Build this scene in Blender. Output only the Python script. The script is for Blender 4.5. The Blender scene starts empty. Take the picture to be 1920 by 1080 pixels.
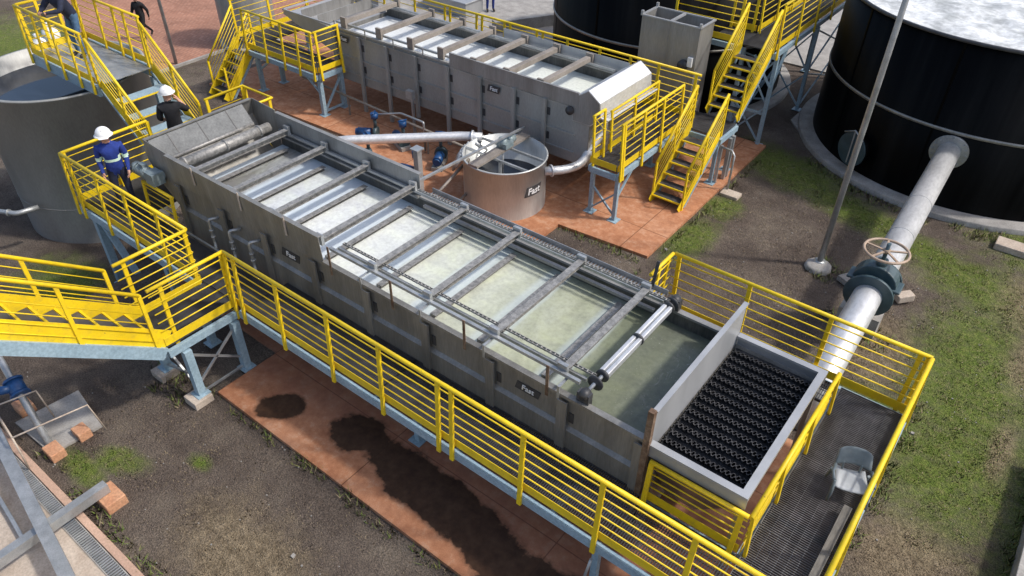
import bpy, bmesh, math, random
from mathutils import Vector, Matrix, Quaternion, noise
random.seed(11)
PI = math.pi
R = math.radians
scene = bpy.context.scene
col = scene.collection

# ------------------------------------------------------------------ materials
def _mat(name):
    m = bpy.data.materials.new(name); m.use_nodes = True
    nt = m.node_tree
    return m, nt, nt.nodes, nt.links, nt.nodes['Principled BSDF']

def node(nt, kind, **kw):
    n = nt.nodes.new(kind)
    for k, v in kw.items():
        if k == 'inputs':
            for i, val in v.items(): n.inputs[i].default_value = val
        else: setattr(n, k, v)
    return n

def ramp(nt, src, stops):
    r = nt.nodes.new('ShaderNodeValToRGB')
    e = r.color_ramp.elements
    while len(e) < len(stops): e.new(0.5)
    for i, (p, c) in enumerate(stops):
        e[i].position = p
        e[i].color = (c[0], c[1], c[2], 1) if not isinstance(c, (int, float)) else (c, c, c, 1)
    nt.links.new(src, r.inputs[0])
    return r.outputs[0]

def position(nt, stretch=(1, 1, 1)):
    g = nt.nodes.new('ShaderNodeNewGeometry')
    if stretch == (1, 1, 1): return g.outputs['Position']
    mp = node(nt, 'ShaderNodeMapping'); mp.inputs['Scale'].default_value = stretch
    nt.links.new(g.outputs['Position'], mp.inputs[0])
    return mp.outputs[0]

def noise_tex(nt, vec, scale, detail=4, rough=.55, dist=0):
    n = node(nt, 'ShaderNodeTexNoise', inputs={'Scale': scale, 'Detail': detail, 'Roughness': rough, 'Distortion': dist})
    nt.links.new(vec, n.inputs['Vector'])
    return n.outputs[0]

def mixc(nt, fac, a, b, mode='MIX'):
    m = node(nt, 'ShaderNodeMix', data_type='RGBA', blend_type=mode)
    for s, v in ((m.inputs[0], fac), (m.inputs[6], a), (m.inputs[7], b)):
        if hasattr(v, 'is_output'): nt.links.new(v, s)
        elif isinstance(v, (int, float)): s.default_value = v
        else: s.default_value = (*v, 1)
    return m.outputs[2]

def mth(nt, op, a, b=0.0, clamp=False):
    m = node(nt, 'ShaderNodeMath', operation=op, use_clamp=clamp)
    for s, v in ((m.inputs[0], a), (m.inputs[1], b)):
        if hasattr(v, 'is_output'): nt.links.new(v, s)
        else: s.default_value = v
    return m.outputs[0]

def bump(nt, bs, h, strength, dist=.01):
    b = node(nt, 'ShaderNodeBump', inputs={'Strength': strength, 'Distance': dist})
    nt.links.new(h, b.inputs['Height']); nt.links.new(b.outputs[0], bs.inputs['Normal'])

def simple(name, c1, c2, rough=.5, metal=0., scale=5, stretch=(1, 1, 1), bumpk=0., lo=.35, hi=.65, rvar=.1, spec=None, fine=None):
    m, nt, N, L, bs = _mat(name)
    v = position(nt, stretch)
    n = noise_tex(nt, v, scale, 6, .6)
    c = ramp(nt, n, [(lo, c1), (hi, c2)])
    if fine:
        n2 = noise_tex(nt, v, fine[0], 3, .6)
        k = ramp(nt, n2, [(.35, 1 - fine[1]), (.65, 1 + fine[1] * .3)])
        c = mixc(nt, 1.0, c, k, 'MULTIPLY')
    L.new(c, bs.inputs['Base Color'])
    rr = node(nt, 'ShaderNodeMapRange', inputs={3: rough - rvar, 4: rough + rvar})
    L.new(n, rr.inputs[0]); L.new(rr.outputs[0], bs.inputs['Roughness'])
    bs.inputs['Metallic'].default_value = metal
    if spec is not None: bs.inputs['Specular IOR Level'].default_value = spec
    if bumpk:
        nb = noise_tex(nt, v, scale * 6, 4)
        bump(nt, bs, nb, bumpk)
    return m

MT = {}
def yellow_mat():
    m, nt, N, L, bs = _mat('yellow_paint')
    p = position(nt)
    c = ramp(nt, noise_tex(nt, p, 1.6, 5, .6), [(.35, (.72, .50, .008)), (.65, (.86, .615, .010))])
    c = mixc(nt, mth(nt, 'MULTIPLY', ramp(nt, noise_tex(nt, p, 9, 6, .7), [(.48, 0.), (.72, 1.)]), .5), c, (.42, .30, .045))
    chip = ramp(nt, noise_tex(nt, p, 26, 5, .65), [(.66, 0.), (.70, 1.)])
    c = mixc(nt, mth(nt, 'MULTIPLY', chip, .75), c, (.13, .085, .05))
    L.new(c, bs.inputs['Base Color'])
    ro = node(nt, 'ShaderNodeMapRange', inputs={3: .36, 4: .7}); L.new(noise_tex(nt, p, 7, 4), ro.inputs[0]); L.new(ro.outputs[0], bs.inputs['Roughness'])
    return m
MT['yellow'] = yellow_mat()
MT['blue'] = simple('pale_blue_paint', (.26, .37, .44), (.33, .45, .52), .5, 0, 2.5, fine=(24, .2))
MT['steel'] = simple('brushed_stainless', (.235, .23, .218), (.335, .33, .317), .42, .3, 2.4, (1, 1, .14), .05, fine=(40, .12))
MT['steel_matte'] = simple('matte_stainless', (.29, .292, .275), (.38, .382, .365), .42, .2, 1.1, (1, 1, .3), .04, fine=(35, .12))
MT['steel_shaded'] = simple('shaded_stainless', (.075, .075, .068), (.16, .155, .14), .5, .2, 2.5, (1, 1, .2), .06, fine=(30, .3))  # darkened stainless, paints shade on the far inner tank walls
MT['steel_pale'] = simple('pale_stainless', (.47, .485, .475), (.60, .615, .60), .36, .3, 1.6, (1, 1, .2), .04, fine=(35, .1))
MT['sheet'] = simple('dull_beach_sheet', (.155, .16, .16), (.22, .225, .222), .75, 0, 3, (1, 1, 1), .1, fine=(25, .2), spec=.15)
MT['weathered'] = simple('weathered_timber', (.12, .11, .095), (.20, .185, .16), .85, 0, 4, (1, .2, 1), .2, fine=(30, .3))
MT['media'] = simple('black_tube_media', (.045, .045, .048), (.10, .10, .105), .45, 0, 6, fine=(14, .35))
MT['seat'] = simple('pale_grey_plastic', (.34, .36, .37), (.42, .44, .45), .6, 0, 8)
MT['steel_light'] = simple('clean_stainless', (.33, .34, .35), (.43, .44, .45), .40, .3, 1.5, (1, 1, .4), .03)
MT['steel_dull'] = simple('dull_stainless', (.225, .216, .196), (.33, .32, .295), .40, .4, 3.0, (1, 1, .13), .06, fine=(35, .15))
MT['galv'] = simple('galvanised', (.34, .355, .36), (.50, .515, .52), .45, .6, 4, fine=(60, .15))
MT['pipe'] = simple('bright_pipe_steel', (.60, .61, .62), (.74, .75, .76), .42, .5, 2.0, (1, .5, 1), .03, fine=(18, .15))
MT['grate'] = simple('grating_steel', (.055, .055, .058), (.095, .095, .10), .5, .25, 3)
MT['flight'] = simple('flight_steel', (.215, .21, .20), (.42, .41, .385), .5, .35, 15, (1, 1, 1), .2, .36, .66, fine=(70, .25))
MT['beige'] = simple('weathered_beam', (.225, .195, .165), (.33, .29, .25), .6, .15, 3, fine=(40, .2))
MT['black'] = simple('black_enamel', (.0028, .003, .0035), (.006, .0065, .007), .45, 0, .7, (1, 1, .2), 0, fine=(3, .3), spec=.04)
MT['black'] = simple('black_enamel', (.0025, .0027, .003), (.013, .013, .0125), .42, 0, 1.6, (1, 1, .07), 0, .42, .80, fine=(6, .3), spec=.06)
MT['blackplastic'] = simple('black_plastic', (.030, .030, .032), (.062, .062, .065), .5, 0, 8)
MT['concrete'] = simple('concrete', (.27, .255, .235), (.40, .38, .35), .85, 0, 3, bumpk=.3, fine=(35, .2))
MT['palepad'] = simple('pale_concrete', (.42, .34, .27), (.55, .47, .39), .85, 0, 3, bumpk=.3, fine=(35, .2))
MT['redpad'] = simple('red_painted_pad', (.50, .24, .13), (.60, .34, .20), .8, 0, 4, bumpk=.3, fine=(30, .25))
MT['grate_light'] = simple('galvanised_grating', (.15, .148, .15), (.235, .23, .232), .5, .25, 2, fine=(6, .3))
MT['rust'] = simple('rusty_steel', (.13, .075, .045), (.27, .19, .13), .75, .2, 9, fine=(40, .3))
MT['cast'] = simple('dark_green_casting', (.035, .065, .078), (.06, .095, .108), .4, 0, 6)
MT['wheel'] = simple('tan_handwheel', (.34, .245, .17), (.45, .335, .245), .5, 0, 9)
MT['valveblue'] = simple('blue_valve_paint', (.010, .050, .15), (.02, .085, .24), .4, 0, 9)
MT['motor'] = simple('grey_green_motor', (.17, .22, .235), (.27, .33, .345), .45, .2, 9)
MT['greenhose'] = simple('green_hose', (.01, .10, .06), (.02, .15, .09), .5, 0, 9)
MT['chair'] = simple('grey_chair_plastic', (.13, .165, .18), (.19, .225, .24), .5, 0, 8)
MT['white'] = simple('white_plastic', (.72, .73, .73), (.82, .82, .81), .4, 0, 8)
MT['navy'] = simple('royal_blue_cloth', (.008, .025, .17), (.018, .045, .26), .85, 0, 14, bumpk=.4)
MT['darknavy'] = simple('dark_navy_cloth', (.008, .012, .03), (.016, .022, .05), .85, 0, 14, bumpk=.4)
MT['jeans'] = simple('denim', (.045, .10, .19), (.075, .15, .26), .85, 0, 14, bumpk=.4)
MT['blackcloth'] = simple('black_cloth', (.006, .006, .008), (.014, .014, .017), .9, 0, 14, bumpk=.4)
MT['reflect'] = simple('reflective_tape', (.55, .75, .60), (.68, .86, .72), .4, 0, 14)
MT['skin'] = simple('skin', (.42, .22, .15), (.52, .29, .20), .55, 0, 14)
MT['boot'] = simple('boot_leather', (.02, .015, .012), (.04, .03, .025), .6, 0, 14)
MT['stone'] = simple('stone', (.20, .185, .165), (.36, .34, .31), .9, 0, 4)
MT['kerbpink'] = simple('pink_kerb', (.46, .30, .22), (.56, .38, .28), .85, 0, 1.2, fine=(35, .2))
MT['foam'] = simple('white_foam', (.40, .42, .42), (.76, .78, .78), .75, 0, 1.7, (1, 1, 1), .5, .36, .60, fine=(7, .25))
MT['darkwater'] = simple('dark_still_water', (.012, .018, .03), (.02, .028, .045), .05, 0, 1, rvar=.02)

def ellipse_mask(nt, pos, items, warp, softness=.25):
    """1 inside any of the ellipses (x, y, rx, ry, angle), ragged by noise"""
    out = None
    for (x, y, rx, ry, an) in items:
        mp = node(nt, 'ShaderNodeMapping', vector_type='TEXTURE')
        mp.inputs['Location'].default_value = (x, y, 0)
        mp.inputs['Rotation'].default_value = (0, 0, R(an))
        mp.inputs['Scale'].default_value = (rx, ry, 1e6)
        nt.links.new(pos, mp.inputs[0])
        ln = node(nt, 'ShaderNodeVectorMath', operation='LENGTH'); nt.links.new(mp.outputs[0], ln.inputs[0])
        out = ln.outputs['Value'] if out is None else mth(nt, 'MINIMUM', out, ln.outputs['Value'])
    out = mth(nt, 'ADD', out, warp)
    mr = node(nt, 'ShaderNodeMapRange', interpolation_type='SMOOTHSTEP', inputs={1: 1 - softness, 2: 1 + softness, 3: 1., 4: 0.})
    nt.links.new(out, mr.inputs[0])
    return mr.outputs[0]

GREEN = [(-4.6, 17.6, 1.6, .75, -22), (-2.7, 16.7, 1.4, .55, -18), (-1.0, 16.0, 1.3, .5, -15), (.5, 15.3, 1.6, .8, -20), (-5.2, 13.2, .45, .9, 0), (-5.2, 14.9, .4, .5, 0),
         (.75, 12.3, 1.0, 2.6, 4), (.95, 10.2, 1.0, 1.6, 0), (-.4, 10.3, .7, .8, 0), (2.6, 12, 1, 5, 0),
         (-9.3, 2.15, .42, .22, 20), (-9.6, 1.72, .5, .18, 0), (-8.3, 2.9, .2, .12, 0), (-33, 10, 6, 3, 15), (-16.4, 4.3, 1.2, .8, 0), (2.2, 18, 2, 2, 0)]
STRAW = [(1.45, 13.4, .28, .8, 0), (.85, 7.9, .8, .7, 0), (-.9, 12.2, .55, 1.0, 10), (-6.2, 2.2, 1.3, .7, -8), (1.4, 15.4, .7, 1, 0), (1.5, 10.9, .16, .7, 0)]

def soil_mat():
    m, nt, N, L, bs = _mat('soil_and_grass')
    p = position(nt)
    n1 = noise_tex(nt, p, .9, 8, .65); n2 = noise_tex(nt, p, 9, 6, .7); n3 = noise_tex(nt, p, 45, 3, .6)
    base = ramp(nt, n1, [(.32, (.088, .068, .056)), (.5, (.140, .112, .092)), (.68, (.20, .165, .130))])
    spk = ramp(nt, n3, [(.33, .55), (.52, 1.0), (.70, 1.5)])
    base = mixc(nt, 1.0, base, spk, 'MULTIPLY')
    warp = mth(nt, 'MULTIPLY', mth(nt, 'SUBTRACT', noise_tex(nt, p, 2.6, 8, .75), .5), 1.9)
    grn = ramp(nt, n2, [(.3, (.085, .135, .020)), (.52, (.145, .190, .038)), (.72, (.22, .22, .075))])
    grn = mixc(nt, 1.0, grn, spk, 'MULTIPLY')
    base = mixc(nt, mth(nt, 'MULTIPLY', mth(nt, 'MULTIPLY', ellipse_mask(nt, p, GREEN, warp, .6), ramp(nt, noise_tex(nt, p, 5.5, 5, .7), [(.34, .6), (.54, 1.)])), .95), base, grn)
    straw = ramp(nt, n2, [(.35, (.15, .115, .07)), (.65, (.34, .27, .175))])
    straw = mixc(nt, 1.0, straw, spk, 'MULTIPLY')
    base = mixc(nt, mth(nt, 'MULTIPLY', ellipse_mask(nt, p, STRAW, warp, .6), .8), base, straw)
    L.new(base, bs.inputs['Base Color']); bs.inputs['Roughness'].default_value = .95
    bs.inputs['Specular IOR Level'].default_value = .15
    h = mth(nt, 'ADD', n2, mth(nt, 'MULTIPLY', n3, .6))
    bump(nt, bs, h, 1.0, .07)
    return m
MT['soil'] = soil_mat()

STAINS = [(-8.2, 4.36, .40, .27, 40), (-6.75, 4.78, .46, .36, 15), (-4.95, 4.66, 1.75, .40, -5), (-2.75, 4.3, 1.15, .55, -4), (-3.7, 4.45, .5, .36, 0)]
def slab_mat():
    m, nt, N, L, bs = _mat('red_painted_slab')
    p = position(nt)
    n1 = noise_tex(nt, p, 1.1, 7, .65); n2 = noise_tex(nt, p, 7, 6, .65); n3 = noise_tex(nt, p, 60, 3)
    c = ramp(nt, n1, [(.3, (.33, .135, .062)), (.5, (.46, .205, .102)), (.7, (.55, .30, .18))])
    c = mixc(nt, .55, c, ramp(nt, n2, [(.3, (.27, .10, .05)), (.52, (.48, .22, .115)), (.74, (.62, .42, .29))]))
    c = mixc(nt, 1.0, c, ramp(nt, n3, [(.3, .85), (.7, 1.08)]), 'MULTIPLY')
    jt = node(nt, 'ShaderNodeTexBrick', offset=0.0, inputs={'Scale': 1.0, 'Mortar Size': .011, 'Mortar Smooth': .4, 'Brick Width': 3.1, 'Row Height': 2.57, 'Color1': (1, 1, 1, 1), 'Color2': (1, 1, 1, 1), 'Mortar': (.38, .34, .32, 1)}); L.new(p, jt.inputs['Vector'])
    c = mixc(nt, 1.0, c, jt.outputs[0], 'MULTIPLY')
    smg = ramp(nt, noise_tex(nt, p, 2.4, 7, .72, .8), [(.55, 0.), (.72, 1.)])
    c = mixc(nt, mth(nt, 'MULTIPLY', smg, .45), c, (.17, .085, .055))
    near = node(nt, 'ShaderNodeMapRange', interpolation_type='SMOOTHSTEP', inputs={1: 4.25, 2: 5.0, 3: .10, 4: .66})   # shade under the walkway, painted into the slab colour
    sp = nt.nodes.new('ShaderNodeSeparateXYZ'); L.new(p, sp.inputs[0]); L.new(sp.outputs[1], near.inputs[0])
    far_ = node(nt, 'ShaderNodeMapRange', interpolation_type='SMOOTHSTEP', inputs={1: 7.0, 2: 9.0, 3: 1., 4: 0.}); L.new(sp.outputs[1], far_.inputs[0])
    walkway_shade = mth(nt, 'MULTIPLY', mth(nt, 'MULTIPLY', near.outputs[0], far_.outputs[0]), ramp(nt, noise_tex(nt, p, 1.7, 5, .6), [(.3, .55), (.62, 1.0)]))
    c = mixc(nt, walkway_shade, c, (.20, .085, .060))  # darker red stands in for the walkway's shade
    warp = mth(nt, 'ADD', mth(nt, 'MULTIPLY', mth(nt, 'SUBTRACT', noise_tex(nt, p, 1.9, 8, .62), .5), 1.25), mth(nt, 'MULTIPLY', mth(nt, 'SUBTRACT', noise_tex(nt, p, 11, 4, .6), .5), .22))
    tide = ellipse_mask(nt, p, STAINS, mth(nt, 'SUBTRACT', warp, .10), .10)
    c = mixc(nt, mth(nt, 'MULTIPLY', tide, .62), c, (.135, .062, .034))
    st = ellipse_mask(nt, p, STAINS, warp, .05)
    c = mixc(nt, mth(nt, 'MULTIPLY', st, .88), c, ramp(nt, n2, [(.35, (.014, .008, .005)), (.7, (.048, .027, .016))]))
    L.new(c, bs.inputs['Base Color'])
    ro = node(nt, 'ShaderNodeMapRange', inputs={3: .8, 4: .45}); L.new(st, ro.inputs[0]); L.new(ro.outputs[0], bs.inputs['Roughness'])
    bs.inputs['Specular IOR Level'].default_value = .3
    bump(nt, bs, n2, .15, .02)
    return m
MT['slab'] = slab_mat()

def paving_mat():
    m, nt, N, L, bs = _mat('red_block_paving')
    p = position(nt)
    br = node(nt, 'ShaderNodeTexBrick', inputs={'Scale': 1.0, 'Mortar Size': .012, 'Brick Width': .22, 'Row Height': .11, 'Color1': (.34, .155, .095, 1), 'Color2': (.43, .215, .14, 1), 'Mortar': (.22, .12, .085, 1)})
    L.new(p, br.inputs['Vector'])
    c = mixc(nt, 1.0, br.outputs[0], ramp(nt, noise_tex(nt, p, .8, 5), [(.3, .8), (.7, 1.15)]), 'MULTIPLY')
    L.new(c, bs.inputs['Base Color']); bs.inputs['Roughness'].default_value = .85
    return m
MT['paving'] = paving_mat()

def tank_water_mat(name, x0, x1, stops):
    """scum colour runs along the tank: foam at the feed end, clear green at the outlet"""
    m, nt, N, L, bs = _mat(name)
    p = position(nt)
    sp = nt.nodes.new('ShaderNodeSeparateXYZ'); L.new(p, sp.inputs[0])
    st = position(nt, (1, .35, 1))
    n = noise_tex(nt, st, 1.3, 6, .6, .6)
    mr = node(nt, 'ShaderNodeMapRange', inputs={1: x0, 2: x1, 3: 0., 4: 1.}); L.new(sp.outputs[0], mr.inputs[0])
    t = mth(nt, 'ADD', mr.outputs[0], mth(nt, 'MULTIPLY', mth(nt, 'SUBTRACT', n, .5), .34))
    c = ramp(nt, t, stops)
    sm = noise_tex(nt, p, 14, 6, .7)
    c = mixc(nt, 1.0, c, ramp(nt, sm, [(.28, .80), (.55, 1.0), (.75, 1.1)]), 'MULTIPLY')
    if name.startswith('foaming'):
        mk = noise_tex(nt, position(nt, (.7, 1, 1)), 1.9, 5, .6, 1.6)
        c = mixc(nt, 1.0, c, ramp(nt, mk, [(.30, (.86, .86, .90)), (.5, (1, 1, 1)), (.70, (1.06, 1.07, 1.0))]), 'MULTIPLY')
        ph = mth(nt, 'FRACT', mth(nt, 'DIVIDE', mth(nt, 'ADD', sp.outputs[0], mth(nt, 'ADD', 15.62, mth(nt, 'MULTIPLY', n, .16))), 1.188))
        strip = ramp(nt, ph, [(.60, 0.), (.68, 1.), (.94, 1.), (.99, 0.)])
        endm = node(nt, 'ShaderNodeMapRange', inputs={1: -3.75, 2: -3.55, 3: 1., 4: 0.}); L.new(sp.outputs[0], endm.inputs[0]); strip = mth(nt, 'MULTIPLY', strip, endm.outputs[0])
        fade = node(nt, 'ShaderNodeMapRange', inputs={1: -12.2, 2: -3.9, 3: .75, 4: .35}); L.new(sp.outputs[0], fade.inputs[0])
        c = mixc(nt, mth(nt, 'MULTIPLY', strip, fade.outputs[0]), c, (.60, .69, .75))
    if name.startswith('foaming'):
        wz = node(nt, 'ShaderNodeMapRange', interpolation_type='SMOOTHSTEP', inputs={1: -3.2, 2: -2.3, 3: 0., 4: 1.}); L.new(sp.outputs[0], wz.inputs[0])
        fr_ = ramp(nt, noise_tex(nt, position(nt, (1, .5, 1)), 7, 6, .7, 1.2), [(.56, 0.), (.66, 1.)])
        c = mixc(nt, mth(nt, 'MULTIPLY', mth(nt, 'MULTIPLY', wz.outputs[0], fr_), .5), c, (.42, .44, .40))
    # little foam flecks
    fl = ramp(nt, noise_tex(nt, p, 34, 2, .5), [(.70, 0.), (.76, 1.)])
    c = mixc(nt, mth(nt, 'MULTIPLY', fl, .35), c, (.55, .56, .52))
    L.new(c, bs.inputs['Base Color']); bs.inputs['Roughness'].default_value = .22
    bs.inputs['IOR'].default_value = 1.33
    bump(nt, bs, mth(nt, 'ADD', n, mth(nt, 'MULTIPLY', sm, .4)), .22, .03)
    return m
MT['waterA'] = tank_water_mat('foaming_process_water', -12.4, -2.3, [(0, (.20, .20, .19)), (.10, (.52, .56, .58)), (.24, (.70, .73, .73)), (.42, (.68, .71, .68)), (.58, (.57, .60, .51)), (.74, (.42, .445, .33)), (.86, (.215, .235, .155)), (1, (.145, .16, .125))])
MT['waterB'] = tank_water_mat('white_process_water', -17, -8, [(0, (.70, .72, .72)), (.5, (.76, .79, .77)), (1, (.70, .74, .66))])

# ------------------------------------------------------------------ mesh helpers
class MB:
    def __init__(s): s.v = []; s.f = []; s.mi = []; s.sm = []; s.cur = 0
    def face(s, idx, smooth=False): s.f.append(idx); s.mi.append(s.cur); s.sm.append(smooth)
    def add(s, verts):
        b = len(s.v); s.v += [Vector(v) for v in verts]; return b
    def hexa(s, P):
        b = s.add(P)
        for q in ((0, 3, 2, 1), (4, 5, 6, 7), (0, 1, 5, 4), (1, 2, 6, 5), (2, 3, 7, 6), (3, 0, 4, 7)): s.face([b + i for i in q])
        return s
    def box(s, x0, x1, y0, y1, z0, z1):
        return s.hexa([(x0, y0, z0), (x1, y0, z0), (x1, y1, z0), (x0, y1, z0), (x0, y0, z1), (x1, y0, z1), (x1, y1, z1), (x0, y1, z1)])
    def bar(s, a, b, w, h, up=(0, 0, 1)):
        a = Vector(a); b = Vector(b); d = (b - a).normalized(); up = Vector(up)
        if abs(d.dot(up)) > .98: up = Vector((0, 1, 0)) if abs(d.y) < .9 else Vector((1, 0, 0))
        sd = d.cross(up).normalized() * (w / 2); u = sd.cross(d).normalized() * (h / 2)
        return s.hexa([a - sd - u, a + sd - u, a + sd + u, a - sd + u, b - sd - u, b + sd - u, b + sd + u, b - sd + u])
    def tube(s, pts, r, n=8, caps=True, closed=False):
        pts = [Vector(p) for p in pts]; rings = []
        m = len(pts); rr = r if isinstance(r, (list, tuple)) else [r] * m
        prev = None
        for i, p in enumerate(pts):
            if closed: d = (pts[(i + 1) % m] - pts[i - 1]).normalized()
            else:
                d0 = (p - pts[i - 1]).normalized() if i else None
                d1 = (pts[i + 1] - p).normalized() if i < m - 1 else None
                d = d0 if d1 is None else d1 if d0 is None else (d0 + d1).normalized()
            if prev is None:
                ref = Vector((0, 0, 1)) if abs(d.z) < .9 else Vector((1, 0, 0))
                x = d.cross(ref).normalized()
            else:
                x = (prev - d * prev.dot(d))
                x = x.normalized() if x.length > 1e-6 else d.orthogonal().normalized()
            prev = x; y = d.cross(x)
            rings.append(s.add([p + (x * math.cos(2 * PI * k / n) + y * math.sin(2 * PI * k / n)) * rr[i] for k in range(n)]))
        for i in range(m if closed else m - 1):
            a = rings[i]; b = rings[(i + 1) % m]
            for k in range(n):
                k2 = (k + 1) % n; s.face([a + k, a + k2, b + k2, b + k], True)
        if caps and not closed:
            s.face([rings[0] + k for k in range(n)][::-1]); s.face([rings[-1] + k for k in range(n)])
        return s
    def lathe(s, c, prof, n=48, caps=(False, False), axis='z'):
        rings = []
        for (r, z) in prof:
            pts = []
            for k in range(n):
                a = 2 * PI * k / n
                q = (r * math.cos(a), r * math.sin(a), z)
                if axis == 'y': q = (q[0], z, q[1])
                if axis == 'x': q = (z, q[0], q[1])
                pts.append((c[0] + q[0], c[1] + q[1], c[2] + q[2]))
            rings.append(s.add(pts))
        for a, b in zip(rings, rings[1:]):
            for k in range(n):
                k2 = (k + 1) % n; s.face([a + k, a + k2, b + k2, b + k], True)
        if caps[0]: s.face([rings[0] + k for k in range(n)][::-1])
        if caps[1]: s.face([rings[-1] + k for k in range(n)])
        return s
    def prism(s, poly, z0, z1):
        n = len(poly); b = s.add([(p[0], p[1], z0) for p in poly]); t = s.add([(p[0], p[1], z1) for p in poly])
        for k in range(n): s.face([b + k, b + (k + 1) % n, t + (k + 1) % n, t + k])
        s.face([t + k for k in range(n)]); s.face([b + k for k in range(n)][::-1]); return s
    def prismY(s, poly, y0, y1):
        n = len(poly); b = s.add([(p[0], y0, p[1]) for p in poly]); t = s.add([(p[0], y1, p[1]) for p in poly])
        for k in range(n): s.face([b + k, t + k, t + (k + 1) % n, b + (k + 1) % n])
        s.face([t + k for k in range(n)][::-1]); s.face([b + k for k in range(n)]); return s
    def build(s, name, mats, parent=None, loc=None, bevel=0.):
        me = bpy.data.meshes.new(name)
        o = bpy.data.objects.new(name, me); col.objects.link(o)
        base = Vector((0, 0, 0))
        if parent is not None:
            q = parent
            while q is not None: base = base + q.location; q = q.parent
            o.parent = parent
        elif loc is not None:
            base = Vector(loc); o.location = base
        me.from_pydata([tuple(v - base) for v in s.v], [], s.f)
        if not isinstance(mats, (list, tuple)): mats = [mats]
        for m in mats: me.materials.append(MT[m] if isinstance(m, str) else m)
        me.polygons.foreach_set('material_index', s.mi)
        me.polygons.foreach_set('use_smooth', s.sm)
        bm = bmesh.new(); bm.from_mesh(me); bmesh.ops.recalc_face_normals(bm, faces=bm.faces); bm.to_mesh(me); bm.free()
        me.update()
        if bevel:
            b = o.modifiers.new('bevel', 'BEVEL'); b.width = bevel; b.segments = 2; b.limit_method = 'ANGLE'
        return o

def tag(o, label=None, cat=None, group=None, kind=None):
    if label: o['label'] = label
    if cat: o['category'] = cat
    if group: o['group'] = group
    if kind: o['kind'] = kind
    return o

def thing(name, label, cat, loc, group=None):
    o = bpy.data.objects.new(name, None); col.objects.link(o); o.location = loc; o.empty_display_size = .2
    return tag(o, label, cat, group)

def lerp(a, b, t): return a + (b - a) * t
def V(*a): return Vector(a)

# ------------------------------------------------------------------ ground
def sstep(a, b, x):
    t = min(1, max(0, (x - a) / (b - a))); return t * t * (3 - 2 * t)
def ground_z(x, y):
    a = -1.3 * sstep(-13.3, -15.6, x) * sstep(10.6, 9.6, y)
    b = -1.5 * sstep(-20.8, -23.5, x)
    c = .02 * noise.noise(Vector((x * .9, y * .9, 0))) + .012 * noise.noise(Vector((x * 3.1, y * 3.1, 5)))
    return min(a, b) + (c if -20 < x < 4 and 0 < y < 20 else 0) - .02
def axis(lo, hi, step, far):
    a = [lo + i * step for i in range(int((hi - lo) / step) + 1)]
    out = []; d = step
    x = lo
    while x > -far: d *= 1.6; x -= d; out.append(x)
    out = out[::-1] + a; d = step; x = a[-1]
    while x < far: d *= 1.6; x += d; out.append(x)
    return out
gx = axis(-32, 6, .3, 400); gy = axis(-3, 26, .3, 400)
g = MB(); b = g.add([(x, y, ground_z(x, y)) for y in gy for x in gx]); W = len(gx)
for j in range(len(gy) - 1):
    for i in range(W - 1): g.face([b + j * W + i, b + j * W + i + 1, b + (j + 1) * W + i + 1, b + (j + 1) * W + i], True)
tag(g.build('ground', 'soil'), kind='structure')

sl = MB()
sl.prism([(-9.3, 3.94), (-.55, 3.94), (-.55, 9.0), (-7.75, 9.0), (-7.75, 11.8), (-5.55, 11.97), (-5.6, 18.4), (-20.6, 18.4), (-20.6, 11.5), (-14.6, 11.75), (-14.6, 9.0), (-13.0, 9.0), (-13.0, 5.2), (-9.3, 5.2)], -.06, .05)
tag(sl.build('red_slab', 'slab'), kind='structure')
pv = MB(); pv.prism([(-26.3, 11.0), (-26.4, 17.0), (-23.6, 18.6), (-23.6, 40), (-70, 40), (-70, 25), (-38, 14.6), (-32.3, 12.7)], -1.6, -1.47)
tag(pv.build('brick_paving', 'paving'), kind='structure')
pk = MB(); pk.bar((-26.24, 11.0, -1.5), (-26.34, 17.0, -1.5), .12, .14)
tag(pk.build('paving_kerb', 'concrete'), kind='structure')
# pale hard standing behind the far walkway
hs = MB(); hs.prism([(-23.4, 19.0), (-14.2, 19.0), (-14.2, 24.5), (-13.6, 40), (-23.4, 40)], -.05, .02)
tag(hs.build('concrete_yard', 'concrete'), kind='structure')
hs = MB(); hs.prism([(-8, 24.5), (-5.9, 24.5), (-5.7, 40), (-8, 40)], -.05, .03); hs.prism([(-5.2, 19.8), (-4.6, 21.0), (-4.9, 28), (-5.7, 28), (-5.7, 20.4)], -.05, .025)
tag(hs.build('service_path', 'concrete'), kind='structure')

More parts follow.
